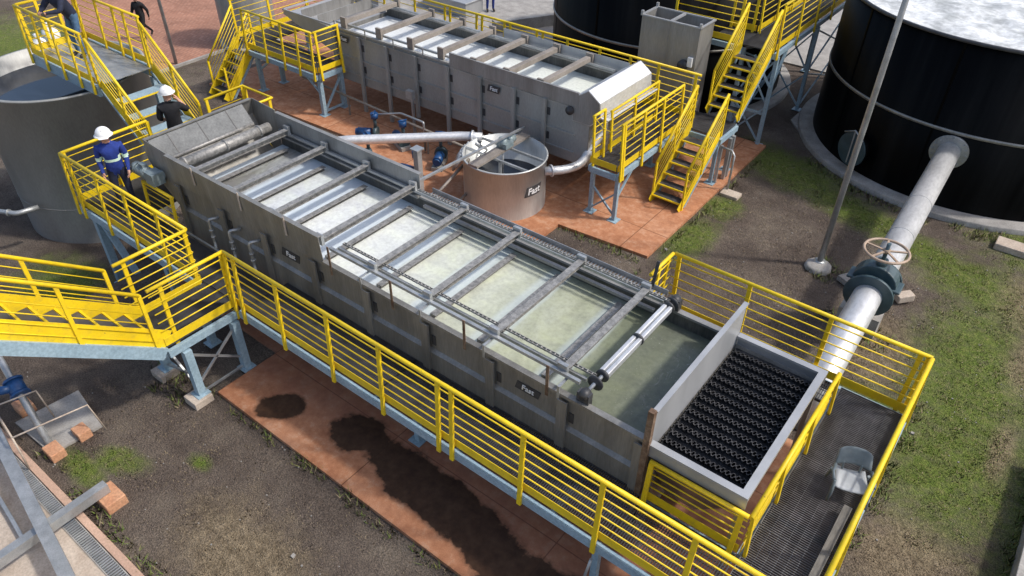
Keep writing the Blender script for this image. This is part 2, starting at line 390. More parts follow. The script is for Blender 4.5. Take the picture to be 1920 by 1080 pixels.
# ------------------------------------------------------------------ guardrails
def guardrail(label, pts, posts=None, top=1.1, kick=True, group='yellow tubular guardrails', step=1.2, nrod=5, post_drop=.21, name='guardrail', cat='guardrail', kickh=.15, deckz=None):
    """pts: deck-level polyline (x,y,z); yellow top tube, slim rods, kick plate, flat posts"""
    pts = [Vector(p) for p in pts]
    root = thing(name, label, cat, tuple(pts[0]), group)
    up = V(0, 0, 1)
    t = MB(); t.tube([p + up * top for p in pts], .031, 10); t.build('top_rail', 'yellow', root)
    lo = kickh + .06 if kick else .16
    for k in range(nrod):
        h = lo + (top - lo) * (k + .55) / (nrod + .25)
        m = MB(); m.tube([p + up * h for p in pts], .011, 6); m.build('mid_rail', 'yellow', root)
    if kick:
        m = MB()
        for a, b in zip(pts, pts[1:]): m.bar(a + up * (.01 + kickh / 2), b + up * (.01 + kickh / 2), .008, kickh)
        m.build('kick_plate', 'yellow', root)
    L = [0]
    for a, b in zip(pts, pts[1:]): L.append(L[-1] + (b - a).length)
    if posts is None:
        n = max(1, round(L[-1] / step)); posts = [L[-1] * i / n for i in range(n + 1)]
        for q in L[1:-1]:
            if min(abs(q - x) for x in posts) > .2: posts.append(q)
    for d in posts:
        i = 0
        while i < len(L) - 2 and d > L[i + 1]: i += 1
        seg = (pts[i + 1] - pts[i]); dr = seg.normalized(); p = pts[i] + dr * (d - L[i])
        out = dr.cross(up).normalized()
        m = MB(); m.bar(p + up * (-post_drop) + out * .074, p + up * (top - .01) + out * .012, .064, .036, tuple(out))
        m.build('post', 'yellow', root)
    return root

D = 1.32
NY, LX, RX, FY = 4.79, -14.65, .06, 9.23
nearposts = [-9.42, -9.2, -8.17, -7.02, -5.95, -4.86, -4.62, -3.46, -2.33, -1.18, .02]
guardrail('long yellow guardrail on the near side of the main walkway, nearest the camera', [(-9.46, NY, D), (RX, NY, D)], [x + 9.46 for x in nearposts])
guardrail('yellow guardrail across the right-hand end of the walkway, behind the grey chair', [(RX, NY + .03, D), (RX, FY, D)], [.02, 1.45, 2.9, 4.38])
guardrail('yellow guardrail on the far side of the walkway, crossing in front of the big pipe', [(RX, FY + .02, D), (-3.82, FY + .02, D)], [.04, .14, 1.36, 2.6, 3.8])
guardrail('short yellow guardrail stub joining the walkway corner to the near tank', [(-3.84, FY, D), (-3.84, 8.5, D)], [.1, .4])
guardrail('yellow guardrail from the man in the blue jacket down to the near landing', [(LX, NY, D), (-10.47, NY, D)], [.04, .3, 1.27, 2.24, 3.27, 4.1])
guardrail('short yellow guardrail on the landing, on the side towards the round grey tank', [(-10.45, NY - .02, D), (-10.45, 3.5, D)], [.03, 1.1])
guardrail('short yellow guardrail on the landing above the pale blue legs on concrete blocks', [(-9.47, NY, D), (-9.47, 3.48, D)], [.04, 1.1])
guardrail('yellow guardrail behind the man in the blue jacket, beside the round grey tank', [(LX, NY + .03, D), (LX, 6.6, D)], [.03, .9, 1.78])
guardrail('low yellow guardrail behind the tank end bin, right of the bridge stair', [(-14.62, 7.95, D), (-14.62, 8.95, D), (-13.58, 8.95, D), (-13.58, 8.45, D)], [.04, .96, 1.1, 1.95, 2.1], nrod=2)
guardrail('yellow guardrail close under the front edge of the black-filled outlet box', [(-2.18, 5.66, D), (-.90, 5.66, D)], [.03, 1.2], top=.72, nrod=4)
guardrail('yellow guardrail along the right edge of the black-filled outlet box', [(-.87, 5.66, D), (-.87, 8.62, D)], [.04, 1.0, 2.0, 2.92], top=.72, nrod=4)
guardrail('small yellow guardrail panel under the drive motor of the near tank', [(-13.15, 5.50, D), (-12.15, 5.50, D)], [.03, .97], top=.72, nrod=3)

def grating(b, x0, x1, y0, y1, z, along='y', pitch=.034, h=.04):
    t = .008
    if along == 'y':
        x = x0
        while x < x1:
            b.box(x, x + t, y0, y1, z - h, z); x += pitch
        y = y0 + .03
        while y < y1:
            b.box(x0, x1, y, y + .008, z - .028, z - .016); y += .11
    else:
        y = y0
        while y < y1:
            b.box(x0, x1, y, y + t, z - h, z); y += pitch
        x = x0 + .03
        while x < x1:
            b.box(x, x + .008, y0, y1, z - .028, z - .016); x += .11

def channel(b, a, c, h=.15, w=.06):
    b.bar(a, c, w, h)

# main walkway
wk = thing('walkway', 'grey grating walkway with pale blue edge beams round the near flotation tank', 'walkway', (-7, 5, 0), 'raised steel walkways')
rects = [(-14.62, -13.25, 4.83, 8.95), (-13.25, -9.3, 4.83, 5.46), (-9.3, -6.2, 4.83, 5.70), (-6.2, -2.25, 4.83, 5.70), (-2.2, -.9, 4.83, 5.62), (-.84, .03, 4.83, 6.2), (-.84, .03, 6.23, 7.6), (-.84, .03, 7.63, 9.2), (-2.2, -.9, 8.75, 9.2), (-10.43, -9.5, 3.5, 4.8)]
for r in rects:
    m = MB(); grating(m, *r[:2], r[2], r[3], D - .002, 'x' if r[0] == -.84 else 'y'); 
    m.bar((r[0], r[2], D - .022), (r[1], r[2], D - .022), .008, .05); m.bar((r[0], r[3], D - .02), (r[1], r[3], D - .02), .008, .045)
    m.bar((r[0], r[2], D - .02), (r[0], r[3], D - .02), .008, .045); m.bar((r[1], r[2], D - .02), (r[1], r[3], D - .02), .008, .045)
    m.build('grating_panel', 'grate_light' if r[0] == -.84 else 'grate', wk)
def beam(a, c, parent=None, h=.13, w=.07, mat='blue', name='edge_beam'):
    m = MB(); channel(m, a, c, h, w); return m.build(name, mat, parent or wk)
zb = D - .13
beam((-9.4, 4.77, zb), (.09, 4.77, zb)); beam((.09, 4.81, zb), (.09, 9.25, zb)); beam((.05, 9.26, zb), (-3.86, 9.26, zb)); beam((-14.68, 4.77, zb), (-10.5, 4.77, zb)); beam((-14.68, 4.81, zb), (-14.68, 8.98, zb))
beam((-.87, 5.70, zb), (-.87, 9.2, zb)); beam((-2.2, 5.66, zb), (-.91, 5.66, zb))
beam((-10.48, 3.46, zb), (-10.48, 4.73, zb)); beam((-9.44, 3.46, zb), (-9.44, 4.73, zb)); beam((-10.44, 3.43, zb), (-9.48, 3.43, zb))
for y in (6.4, 7.8): beam((-.83, y, zb), (.05, y, zb), h=.1)
for x in (-13.2, -11.5, -8, -6.2, -4.6, -3.0): beam((x, 4.81, zb), (x, 5.45 if x < -9.3 else 5.68, zb), h=.1)
def leg(x, y, z0, z1, parent=None, w=.13, pad=None):
    m = MB(); m.box(x - w / 2, x + w / 2, y - w / 2, y + w / 2, z0 + .015, z1); m.box(x - .12, x + .12, y - .12, y + .12, z0, z0 + .015)
    return m.build('leg', 'blue', parent or wk)
lz = D - .22
for (x, y) in ((-9.42, 3.72), (-10.42, 3.72), (-9.42, 4.62), (-10.42, 4.62)): leg(x, y, .12 if y < 4 else .05, lz)
for (a, c) in (((-9.42, 3.72, .3), (-9.42, 4.62, 1.0)), ((-9.42, 4.62, .3), (-9.42, 3.72, 1.0)), ((-9.42, 3.72, .55), (-10.42, 3.72, .2)), ((-10.42, 3.72, .9), (-9.42, 3.72, .2)), ((-9.42, 3.75, .12), (-9.42, 4.6, .12))):
    m = MB(); m.bar(a, c, .035, .035); m.build('brace', 'galv', wk)
for (x, y) in ((-2.33, 4.86), (-5.9, 5.3), (0.0, 4.9), (0.0, 9.15), (-3.0, 9.15)): leg(x, y, .05, lz, w=.09)
for (x, y) in ((-14.55, 4.95), (-14.55, 8.8), (-12.0, 4.95)): leg(x, y, ground_z(x, y), lz, w=.14)
m = MB(); m.bar((-14.5, 5.0, .9), (-13.4, 5.0, -.5), .12, .12); m.build('brace', 'blue', wk)
m = MB(); m.tube([(-2.45, 4.72, .05), (-2.33, 4.72, .95)], .02, 8); m.build('brace', 'galv', wk)

for (x, y, nm) in ((-9.42, 3.66, 'nearest the red slab'), (-10.42, 3.66, 'further from the red slab')):
    m = MB(); m.box(x - .17, x + .17, y - .17, y + .17, -.08, .12)
    tag(m.build('concrete_block', 'palepad', None, (x, y, 0), .012), 'pale concrete block under the landing leg ' + nm, 'footing', 'concrete footing blocks')

# ------------------------------------------------------------------ stairs
def stair(label, foot, d, width, rise, run, n, rails=(True, True), handtop=1.0, nosing='yellow', group='yellow steel stairs', side_rods=6, lift=.05):
    """foot: centre of the lowest step; d: unit climb direction"""
    foot = Vector(foot); d = Vector((d[0], d[1], 0)); sd = Vector((-d.y, d.x, 0)); up = V(0, 0, 1)
    root = thing('staircase', label, 'staircase', tuple(foot), group)
    top = foot + d * run + up * rise
    sl_ = (top - foot).normalized(); nrm = sd.cross(sl_).normalized()
    if nrm.z < 0: nrm = -nrm
    for s in (-1, 1):
        o = sd * s * (width / 2)
        m = MB(); m.bar(foot + o - sl_ * .04 + nrm * lift, top + o + nrm * lift, .012, .23 + lift, tuple(nrm)); m.build('stringer', 'yellow', root)
        m = MB(); m.bar(foot + o * .985 - nrm * .148, top + o * .985 - nrm * .148, .03, .06, tuple(nrm)); m.build('stringer_flange', 'blue', root)
    for k in range(n):
        t = (k + .5) / n
        c = foot + d * run * (t + .0) + up * rise * ((k + 1) / (n + .0)) - up * .02
        if k == n - 1: continue
        w = width / 2 - .02; dp = .12
        m = MB(); m.cur = 0
        a = c - sd * w; bb = c + sd * w
        m.hexa([a - d * (dp - .03) - up * .016, bb - d * (dp - .03) - up * .016, bb + d * (dp + .02) - up * .016, a + d * (dp + .02) - up * .016, a - d * (dp - .03) + up * .012, bb - d * (dp - .03) + up * .012, bb + d * (dp + .02) + up * .012, a + d * (dp + .02) + up * .012])
        m.cur = 1
        m.bar(a - d * dp + up * .002, bb - d * dp + up * .002, .035, .034)
        m.build('tread', ['grate', nosing], root)
    for s, on in zip((-1, 1), rails):
        if not on: continue
        o = sd * s * (width / 2 + .015)
        hb = foot + o + d * .06; ht = top + o
        tp = [hb + up * .0, hb + up * handtop, ht + up * handtop]
        m = MB(); m.tube([hb + up * handtop, ht + up * handtop], .03, 10); m.build('handrail', 'yellow', root)
        nn = max(2, round(run / 1.0) + 1)
        for i in range(nn):
            q = lerp(hb, ht, i / (nn - 1)); m = MB(); m.bar(q - up * .05, q + up * handtop, .055, .04, tuple(sd)); m.build('post', 'yellow', root)
        for i in range(side_rods):
            h = handtop * (i + 1) / (side_rods + 1); m = MB(); m.tube([hb + up * h, ht + up * h], .009, 6); m.build('mid_rail', 'yellow', root)
    return root

stair('short yellow stair rising from the red slab to the middle landing, beside the pale handrail', (-6.235, 14.0, .05), (0, 1), .75, 1.33, 1.62, 7)
stair('yellow stair climbing from the middle landing to the high walkway beside the black tank', (-6.28, 16.58, 1.40), (0, 1), .80, 1.25, 1.45, 7)
s3 = stair('yellow stair with pale steps below the bridge, beside the man in black', (-14.75, 7.28, D), (-1, 0), 1.22, 1.40, 1.65, 5)
for k in range(4):
    x = -14.75 - 1.65 * (k + .5) / 5; z = D + 1.40 * (k + 1) / 5
    m = MB(); m.box(x - .17, x + .13, 6.72, 7.84, z - .005, z + .012); m.build('step_plate', 'blue', s3)
stair('steep yellow stair up to the landing at the left end of the far tank', (-19.53, 11.2, 0), (0, 1), .74, 1.32, 1.2, 6)
s5 = stair('yellow stair with pale blue stringer climbing out of frame at the left edge', (-9.96, 3.42, D), (0, -1), .95, 2.30, 2.9, 10, handtop=1.1, side_rods=5, lift=.13)
m = MB(); m.bar((-9.455, 3.42, D - .10), (-9.455, .5, D + 2.22), .05, .20, (0, .6, .8)); m.build('edge_beam', 'blue', s5)
m = MB(); m.bar((-10.465, 3.42, D - .10), (-10.465, .5, D + 2.22), .05, .20, (0, .6, .8)); m.build('edge_beam', 'blue', s5)
# ------------------------------------------------------------------ walkway behind and around the far tank
w2 = thing('walkway', 'grating walkway with pale blue frame at the right end of the far tank', 'walkway', (-7, 15, 0), 'raised steel walkways')
for r in ((-7.52, -6.87, 12.68, 15.56), (-7.52, -5.88, 15.6, 16.56)):
    m = MB(); grating(m, *r, D - .002, 'y'); m.build('grating_panel', 'grate', w2)
for a, c in (((-6.84, 12.62, zb), (-6.84, 15.56, zb)), ((-7.55, 12.62, zb), (-7.55, 15.56, zb)), ((-7.52, 12.62, zb), (-6.87, 12.62, zb)), ((-5.84, 15.6, zb), (-5.84, 16.56, zb)), ((-6.84, 15.58, zb), (-5.88, 15.58, zb)), ((-7.5, 16.6, zb), (-5.88, 16.6, zb))):
    beam(a, c, w2)
for x, y in ((-6.86, 12.72), (-7.5, 12.72), (-6.9, 15.5), (-5.9, 15.66), (-7.5, 15.5), (-5.9, 16.5)): leg(x, y, .05, lz, w2, .085)
for a, c in (((-6.86, 12.75, .62), (-6.86, 13.35, 1.12)), ((-6.86, 12.72, .15), (-7.5, 12.72, .75)), ((-7.5, 12.72, .15), (-6.86, 12.72, .75))):
    m = MB(); m.bar(a, c, .04, .04); m.build('brace', 'blue', w2)
guardrail('yellow guardrail on the open side of the short walkway by the white hood', [(-6.84, 12.62, D), (-6.84, 15.35, D)], [.03, .12, .95, 1.8, 2.7])
guardrail('yellow guardrail between the short walkway and the white hood', [(-7.55, 13.35, D), (-7.55, 15.5, D)], [.03, 1.05, 2.1], top=.95)
guardrail('tiny yellow guardrail panel at the outer corner of the short walkway', [(-7.55, 12.62, D), (-7.55, 13.1, D)], [.03, .45])
ch = MB(); ch.tube([(-7.53, 12.66, 2.38), (-7.3, 12.64, 2.22), (-7.1, 12.63, 2.2), (-6.86, 12.62, 2.36)], .008, 6)
tag(ch.build('safety_chain', 'yellow', None, (-7.2, 12.64, D)), 'slack yellow chain across the outer end of the short walkway', 'chain')
kp = MB(); kp.bar((-7.52, 12.63, D + .085), (-6.88, 12.63, D + .085), .008, .15); kp.build('kick_plate', 'yellow', w2)

w3 = thing('walkway', 'grey grating walkway behind the far tank, in front of the vat', 'walkway', (-13, 15.9, 0), 'raised steel walkways')
m = MB(); grating(m, -19.0, -7.55, 15.6, 16.08, D - .002, 'y'); m.build('grating_panel', 'grate', w3)
beam((-19.0, 16.12, zb), (-7.55, 16.12, zb), w3)
for x in (-18.5, -15, -11.5, -8.2): leg(x, 16.05, .05, lz, w3, .1)
guardrail('long yellow guardrail behind the far tank, below the steel vat', [(-19.0, 16.1, D), (-6.78, 16.1, D)], [.3, 1.6, 2.9, 4.1, 4.3, 5.3, 5.5, 6.3, 6.5, 7.4, 7.6, 8.4, 9.4, 10.3, 11.1, 12.1])

w4 = thing('walkway', 'high grating walkway on a braced tower between the two black tanks', 'walkway', (-6.3, 19, 0), 'raised steel walkways')
U = 2.65
for r in ((-6.7, -5.88, 18.08, 24.5), (-7.5, -6.7, 18.12, 19.05)):
    m = MB(); grating(m, *r, U - .002, 'y'); m.build('grating_panel', 'grate', w4)
zu = U - .13
for a, c in (((-5.83, 18.05, zu), (-5.83, 24.5, zu)), ((-6.74, 19.1, zu), (-6.74, 24.5, zu)), ((-7.5, 18.08, zu), (-6.74, 18.08, zu)), ((-7.5, 19.1, zu), (-6.78, 19.1, zu))): beam(a, c, w4)
for x, y in ((-5.83, 18.35), (-6.72, 18.35), (-5.83, 21.2), (-6.72, 21.2), (-5.83, 24.2), (-6.72, 24.2)): leg(x, y, 0.02, U - .22, w4, .09)
def xbrace(a, b, z0, z1):
    for p, q in (((*a, z0), (*b, z1)), ((*a, z1), (*b, z0))):
        m = MB(); m.bar(p, q, .04, .04); m.build('brace', 'blue', w4)
for z0, z1 in ((.1, 1.1), (1.15, 2.35)):
    xbrace((-5.83, 18.35), (-6.72, 18.35), z0, z1); xbrace((-6.72, 18.35), (-6.72, 21.2), z0, z1); xbrace((-5.83, 21.2), (-6.72, 21.2), z0, z1); xbrace((-5.83, 21.2), (-5.83, 24.2), z0, z1)
for p, q in (((-5.83, 18.4, 1.65), (-5.83, 18.95, 2.45)), ((-5.83, 18.3, 1.65), (-6.3, 18.05, 2.45)), ((-5.83, 18.35, .9), (-6.72, 18.35, .9)), ((-6.72, 18.35, .9), (-6.72, 21.2, .9))):
    m = MB(); m.bar(p, q, .06, .06); m.build('brace', 'blue', w4)
guardrail('yellow guardrail of the high walkway on the side of the large black tank', [(-5.84, 18.1, U), (-5.84, 24.5, U)])
guardrail('yellow guardrail of the high walkway, side away from the large black tank', [(-6.73, 19.08, U), (-6.73, 24.5, U)])
guardrail('yellow guardrail of the high walkway directly behind the steel vat', [(-8.55, 18.0, U), (-6.8, 18.0, U)])
guardrail('yellow guardrail of the high walkway in front of the further black tank', [(-7.5, 19.1, U), (-6.78, 19.1, U)], [.05, .65])

# landing at the left end of the far tank
w5 = thing('walkway', 'grating landing on pale blue legs at the left end of the far tank', 'walkway', (-18, 12.7, 0), 'raised steel walkways')
m = MB(); grating(m, -19.1, -16.1, 12.2, 13.1, D - .002, 'y'); m.build('grating_panel', 'grate', w5)
m = MB(); grating(m, -20.0, -19.15, 12.4, 15.2, D - .002, 'y'); m.build('grating_panel', 'grate', w5)
for a, c in (((-19.1, 12.14, zb), (-16.08, 12.14, zb)), ((-16.05, 12.18, zb), (-16.05, 13.1, zb)), ((-20.0, 12.38, zb), (-20.0, 15.2, zb))): beam(a, c, w5)
for x, y in ((-16.15, 12.25), (-16.15, 13.0), (-18.9, 12.25), (-19.9, 14.9), (-18.9, 13.0)): leg(x, y, .05, lz, w5, .11)
for p, q in (((-16.15, 12.3, .15), (-16.15, 13.0, 1.0)), ((-16.15, 12.3, .15), (-16.15, 13.0, .15)), ((-16.2, 12.25, .7), (-16.75, 12.25, 1.1)), ((-18.85, 12.25, .7), (-18.3, 12.25, 1.1))):
    m = MB(); m.bar(p, q, .05, .05); m.build('brace', 'blue', w5)
guardrail('yellow guardrail on the front edge of the landing beside the steep stair', [(-19.12, 12.15, D), (-16.07, 12.15, D)], [.04, .95, 1.75, 2.4, 3.0])
guardrail('yellow guardrail on the end of the landing facing the far tank legs', [(-16.05, 12.18, D), (-16.05, 13.05, D)], [.06, .82])
guardrail('yellow guardrail at the back of the landing, in front of the red brick paving', [(-20.02, 12.4, D), (-20.02, 15.2, D)], [.04, 1.3, 2.7])
guardrail('yellow guardrail closing the far corner of the landing behind the far tank', [(-20.0, 15.22, D), (-17.2, 15.22, D)])

# bridge over the round grey tank
w6 = thing('bridge', 'flat bridge deck with pale blue side beams over the round grey tank', 'bridge', (-18.5, 7.3, 0))
BZ = 2.72
m = MB(); m.box(-19.35, -16.42, 6.7, 7.86, BZ - .02, BZ); m.build('deck_plate', 'galv', w6)
for y in (6.62, 7.94): beam((-19.35, y, BZ - .14), (-16.4, y, BZ - .14), w6, .24)
beam((-19.3, 6.66, BZ - .14), (-19.3, 7.9, BZ - .14), w6, .2)
for x, y in ((-19.25, 7.88), (-16.5, 7.9)): leg(x, y, ground_z(x, y), BZ - .25, w6, .11)
guardrail('yellow guardrail on the open-tank side of the bridge', [(-19.35, 6.62, BZ), (-16.45, 6.62, BZ)], [.04, .8, 1.6, 2.3, 2.86])
guardrail('yellow guardrail on the brick-paving side of the bridge', [(-19.35, 7.96, BZ), (-16.5, 7.96, BZ)], [.04, 1.0, 1.75, 2.2, 2.81])
guardrail('yellow guardrail across the far end of the bridge, in front of the grass', [(-19.37, 6.66, BZ), (-19.37, 7.92, BZ)], [.02, .42, .84, 1.24])
for i, (x, y, w) in enumerate(((-32.3, 11.95, .55), (-31.4, 11.1, .5))):
    z = ground_z(x, y); m = MB()
    m.lathe((x, y, z), [(w * .40, 0), (w * .56, .08), (w * .60, .30), (w * .5, .52), (w * .16, .66), (w * .24, .78), (.01, .80)], 16, (True, False))
    tag(m.build('white_sack', 'white', None, (x, y, z)), ('white sack on the ground beyond the bridge, the upper one' , 'white sack on the ground beyond the bridge, the lower one')[i], 'sack', 'white sacks beyond the bridge')

# ------------------------------------------------------------------ lettering
def letters(text, size, depth=.004):
    cu = bpy.data.curves.new('lettering', 'FONT'); cu.body = text; cu.size = size; cu.extrude = depth; cu.align_x = 'CENTER'; cu.align_y = 'CENTER'
    cu.resolution_u = 3; cu.offset = size * .012; cu.shear = .12
    o = bpy.data.objects.new('lettering', cu); col.objects.link(o)
    dg = bpy.context.evaluated_depsgraph_get(); dg.update()
    me = bpy.data.meshes.new_from_object(o.evaluated_get(dg))
    vs = [v.co.copy() for v in me.vertices]; fs = [tuple(p.vertices) for p in me.polygons]
    bpy.data.objects.remove(o); bpy.data.meshes.remove(me); bpy.data.curves.remove(cu)
    return vs, fs

def sign(parent, centre, xdir, normal, w, h, text='Fast'):
    """black slanted plate with white letters, set just proud of the wall"""
    c = Vector(centre); x = Vector(xdir).normalized(); n = Vector(normal).normalized(); z = n.cross(x)
    if z.z < 0: z = -z
    m = MB(); sk = h * .14
    pl = [(-w / 2 - sk, -h / 2), (w / 2 - sk, -h / 2), (w / 2 + sk, h / 2), (-w / 2 + sk, h / 2)]
    P = [c + x * a + z * b_ + n * .002 for a, b_ in pl] + [c + x * a + z * b_ + n * .008 for a, b_ in pl]
    m.hexa(P); pl_o = m.build('sign_plate', 'blackplastic', parent)
    vs, fs = letters(text, h * .86)
    m = MB(); b = m.add([c + x * v.x + z * v.y + n * (.012 + v.z) for v in vs])
    for f in fs: m.face([b + i for i in f])
    m.build('lettering', 'white', pl_o)

# ------------------------------------------------------------------ near flotation tank
AY0, AY1 = 5.76, 8.20
ta = thing('flotation_tank', 'long open stainless flotation tank in the foreground with foam and cross beams', 'tank', (-7, 7, 0), 'stainless flotation tanks')
m = MB(); m.box(-12.4, -2.28, AY0, AY0 + .012, .25, 2.25)
m.bar((-12.4, AY0 + .0, 2.24), (-8.2, AY0 + .0, 2.24), .03, .05); m.bar((-8.2, AY0 - .005, 2.255), (-2.28, AY0 - .005, 2.255), .09, .05)
m.box(-12.4, -2.3, AY0 - .05, AY0 - .001, .3, 1.66)
m.build('side_wall', 'steel_dull', ta)
m = MB(); m.hexa([(-12.4, AY0 - .06, 1.665), (-2.3, AY0 - .06, 1.665), (-2.3, AY0 - .001, 1.665), (-12.4, AY0 - .001, 1.665), (-12.4, AY0 - .06, 1.675), (-2.3, AY0 - .06, 1.675), (-2.3, AY0 - .001, 1.715), (-12.4, AY0 - .001, 1.715)]); m.build('stiffening_ledge', 'steel_dull', ta)
m = MB(); m.hexa([(-12.42, AY0 - .03, 2.20), (-8.18, AY0 - .03, 2.20), (-8.18, AY0 - .022, 2.20), (-12.42, AY0 - .022, 2.20), (-12.42, AY0 - .06, 2.75), (-8.18, AY0 - .06, 2.75), (-8.18, AY0 - .05, 2.75), (-12.42, AY0 - .05, 2.75)])
m.box(-12.42, -8.18, AY0 - .06, AY0 + .02, 2.74, 2.755)
m.build('splash_panel', 'steel_dull', ta)
m = MB(); m.box(-12.38, -2.31, AY1 - .004, AY1 - .001, 1.97, 2.19); m.build('wall_shade', 'steel_shaded', ta)  # dark strip painting shade onto the far inner wall
m = MB(); m.box(-12.4, -2.28, AY1, AY1 + .012, .25, 2.22); m.bar((-12.4, AY1 + .01, 2.225), (-2.28, AY1 + .01, 2.225), .10, .04); m.bar((-8.2, AY1 - .13, 2.17), (-3.5, AY1 - .13, 2.17), .06, .05)
m.build('side_wall', 'steel', ta)
m = MB(); m.box(-12.40, -8.38, AY1 - .02, AY1 - .008, 2.22, 2.70); m.box(-12.42, -8.38, AY1 - .03, AY1 + .05, 2.69, 2.705)
m.bar((-12.3, AY1 - .06, 2.24), (-8.4, AY1 - .06, 2.24), .06, .04)
m.build('splash_panel', 'steel', ta)
m = MB(); m.box(-2.30, -2.28, AY0, AY1, .25, 1.95); m.box(-12.42, -12.40, AY0, AY1, .25, 1.9); m.build('end_wall', 'steel_dull', ta)
for x in (-2.36, -3.52, -4.74, -5.97, -7.2, -8.45, -9.7, -10.9, -12.25):
    m = MB(); m.box(x - .075, x + .075, AY0 - .085, AY0 - .062, .3, 2.19); m.box(x - .075, x - .06, AY0 - .061, AY0 - .052, .3, 2.19); m.box(x + .06, x + .075, AY0 - .061, AY0 - .052, .3, 2.19)
    st_ = m.build('stiffener', 'steel_dull', ta)
    m = MB(); m.box(x + .08, x + .155, AY0 - .012, AY0 - .002, 1.80, 1.98); m.build('slot', 'blackplastic', st_)
for x in (-11.55, -10.2, -9.0):
    m = MB(); m.box(x - .02, x + .02, AY0 - .075, AY0 - .062, 2.45, 2.80); m.build('bracket', 'palepad', ta)
m = MB(); m.box(-12.38, -2.31, AY0 + .014, AY1 - .002, 1.95, 1.98); tag(m.build('water', 'waterA', ta))
# end bin with sloping beach
m = MB(); prof = [(-12.405, 2.75), (-13.15, 2.80), (-13.22, 2.45), (-12.9, 1.95), (-12.405, 1.55)]
m.prismY(prof, AY0 + .00, AY0 + .015); m.prismY(prof, AY1 - .018, AY1 - .005)
m.hexa([(-12.9, AY0 + .02, 1.93), (-12.43, AY0 + .02, 1.55), (-12.43, AY1 - .02, 1.55), (-12.9, AY1 - .02, 1.93), (-12.9, AY0 + .02, 1.945), (-12.43, AY0 + .02, 1.565), (-12.43, AY1 - .02, 1.565), (-12.9, AY1 - .02, 1.945)])
m.hexa([(-13.15, AY0, 2.80), (-13.22, AY0, 2.45), (-13.22, AY1 - .02, 2.45), (-13.15, AY1 - .02, 2.80), (-13.165, AY0, 2.80), (-13.235, AY0, 2.45), (-13.235, AY1 - .02, 2.45), (-13.165, AY1 - .02, 2.80)])
m.hexa([(-13.22, AY0, 2.45), (-12.9, AY0, 1.95), (-12.9, AY1 - .02, 1.95), (-13.22, AY1 - .02, 2.45), (-13.235, AY0, 2.45), (-12.915, AY0, 1.95), (-12.915, AY1 - .02, 1.95), (-13.235, AY1 - .02, 2.45)])
m.box(-13.18, -13.11, AY0 - .01, AY1 - .06, 2.79, 2.815)
m.build('end_bin', 'steel_dull', ta)
bs_ = MB(); bs_.hexa([(-13.10, AY0 + .05, 2.77), (-12.80, AY0 + .05, 2.43), (-12.80, AY1 - .3, 2.43), (-13.10, AY1 - .3, 2.77), (-13.09, AY0 + .05, 2.785), (-12.79, AY0 + .05, 2.445), (-12.79, AY1 - .3, 2.445), (-13.09, AY1 - .3, 2.785)])
bo = bs_.build('beach_plate', 'sheet', ta)
for y in (6.2, 6.85, 7.5):
    m = MB(); m.bar((-13.085, y, 2.782), (-12.79, y, 2.45), .018, .012, (.7, 0, .6)); m.build('seam', 'blackplastic', bo)
m = MB(); m.tube([(-12.44, AY0 + .12, 2.44), (-12.44, AY1 - .2, 2.44)], .10, 14); m.tube([(-12.74, AY0 + .05, 2.47), (-12.74, AY1 - .35, 2.47)], .035, 8); m.hexa([(-12.74, AY0 + .05, 2.40), (-12.56, AY0 + .05, 2.34), (-12.56, AY1 - .3, 2.34), (-12.74, AY1 - .3, 2.40), (-12.74, AY0 + .05, 2.42), (-12.56, AY0 + .05, 2.36), (-12.56, AY1 - .3, 2.36), (-12.74, AY1 - .3, 2.42)])
for y in (6.05, 6.95, 7.75): m.lathe((-12.44, y, 2.44), [(.04, -.03), (.12, -.02), (.12, .02), (.04, .03)], 16, (True, True), 'y')
m.build('scraper_drum', 'flight', ta)
# motor
mo = MB(); mo.tube([(-13.35, AY0 - .16, 2.20), (-12.95, AY0 - .16, 2.20)], .11, 16)
for k in range(7): mo.lathe((-13.3 + k * .045, AY0 - .16, 2.20), [(.05, -.008), (.125, -.008), (.125, .008), (.05, .008)], 16, (True, True), 'x')
mo.box(-12.95, -12.68, AY0 - .28, AY0 - .04, 2.08, 2.32); mo.tube([(-12.8, AY0 - .05, 2.2), (-12.8, AY0 + .08, 2.2)], .09, 14); mo.box(-13.22, -13.08, AY0 - .21, AY0 - .11, 2.30, 2.38); mo.tube([(-13.45, AY0 - .16, 2.2), (-13.34, AY0 - .16, 2.2)], .125, 16)
mo.build('drive_motor', 'motor', ta)
# skimmer flights: upper return strand and the lower strand just in the water
FX = [-12.02, -10.88, -9.70, -8.50, -7.28, -6.13, -4.87, -3.72]
def flight(parent, x, y0, y1, z, h=.10, mat='flight', brackets=True):
    m = MB(); m.hexa([(x - .012, y0, z - h), (x + .012, y0, z - h), (x + .012, y1, z - h), (x - .012, y1, z - h), (x - .012, y0, z), (x + .012, y0, z), (x + .012, y1, z), (x - .012, y1, z)])
    m.box(x + .0121, x + .10, y0, y1, z - .012, z); m.box(x + .0122, x + .05, y0, y1, z - h, z - h + .01)
    o = m.build('skimmer_flight', mat, parent)
    if brackets:
        for y in (y0 - .03, y1 + .03):
            m = MB(); m.box(x - .06, x + .09, y - .028, y + .028, z - .13, z + .055); m.build('flight_bracket', 'galv', o)
    return o
for x in FX: flight(ta, x, 5.98, 8.08, 2.50, .13)
for x in FX: flight(ta, x - (.36 if x > -5.5 else .02), 6.02, 8.02, 2.075, .09, 'flight', False)
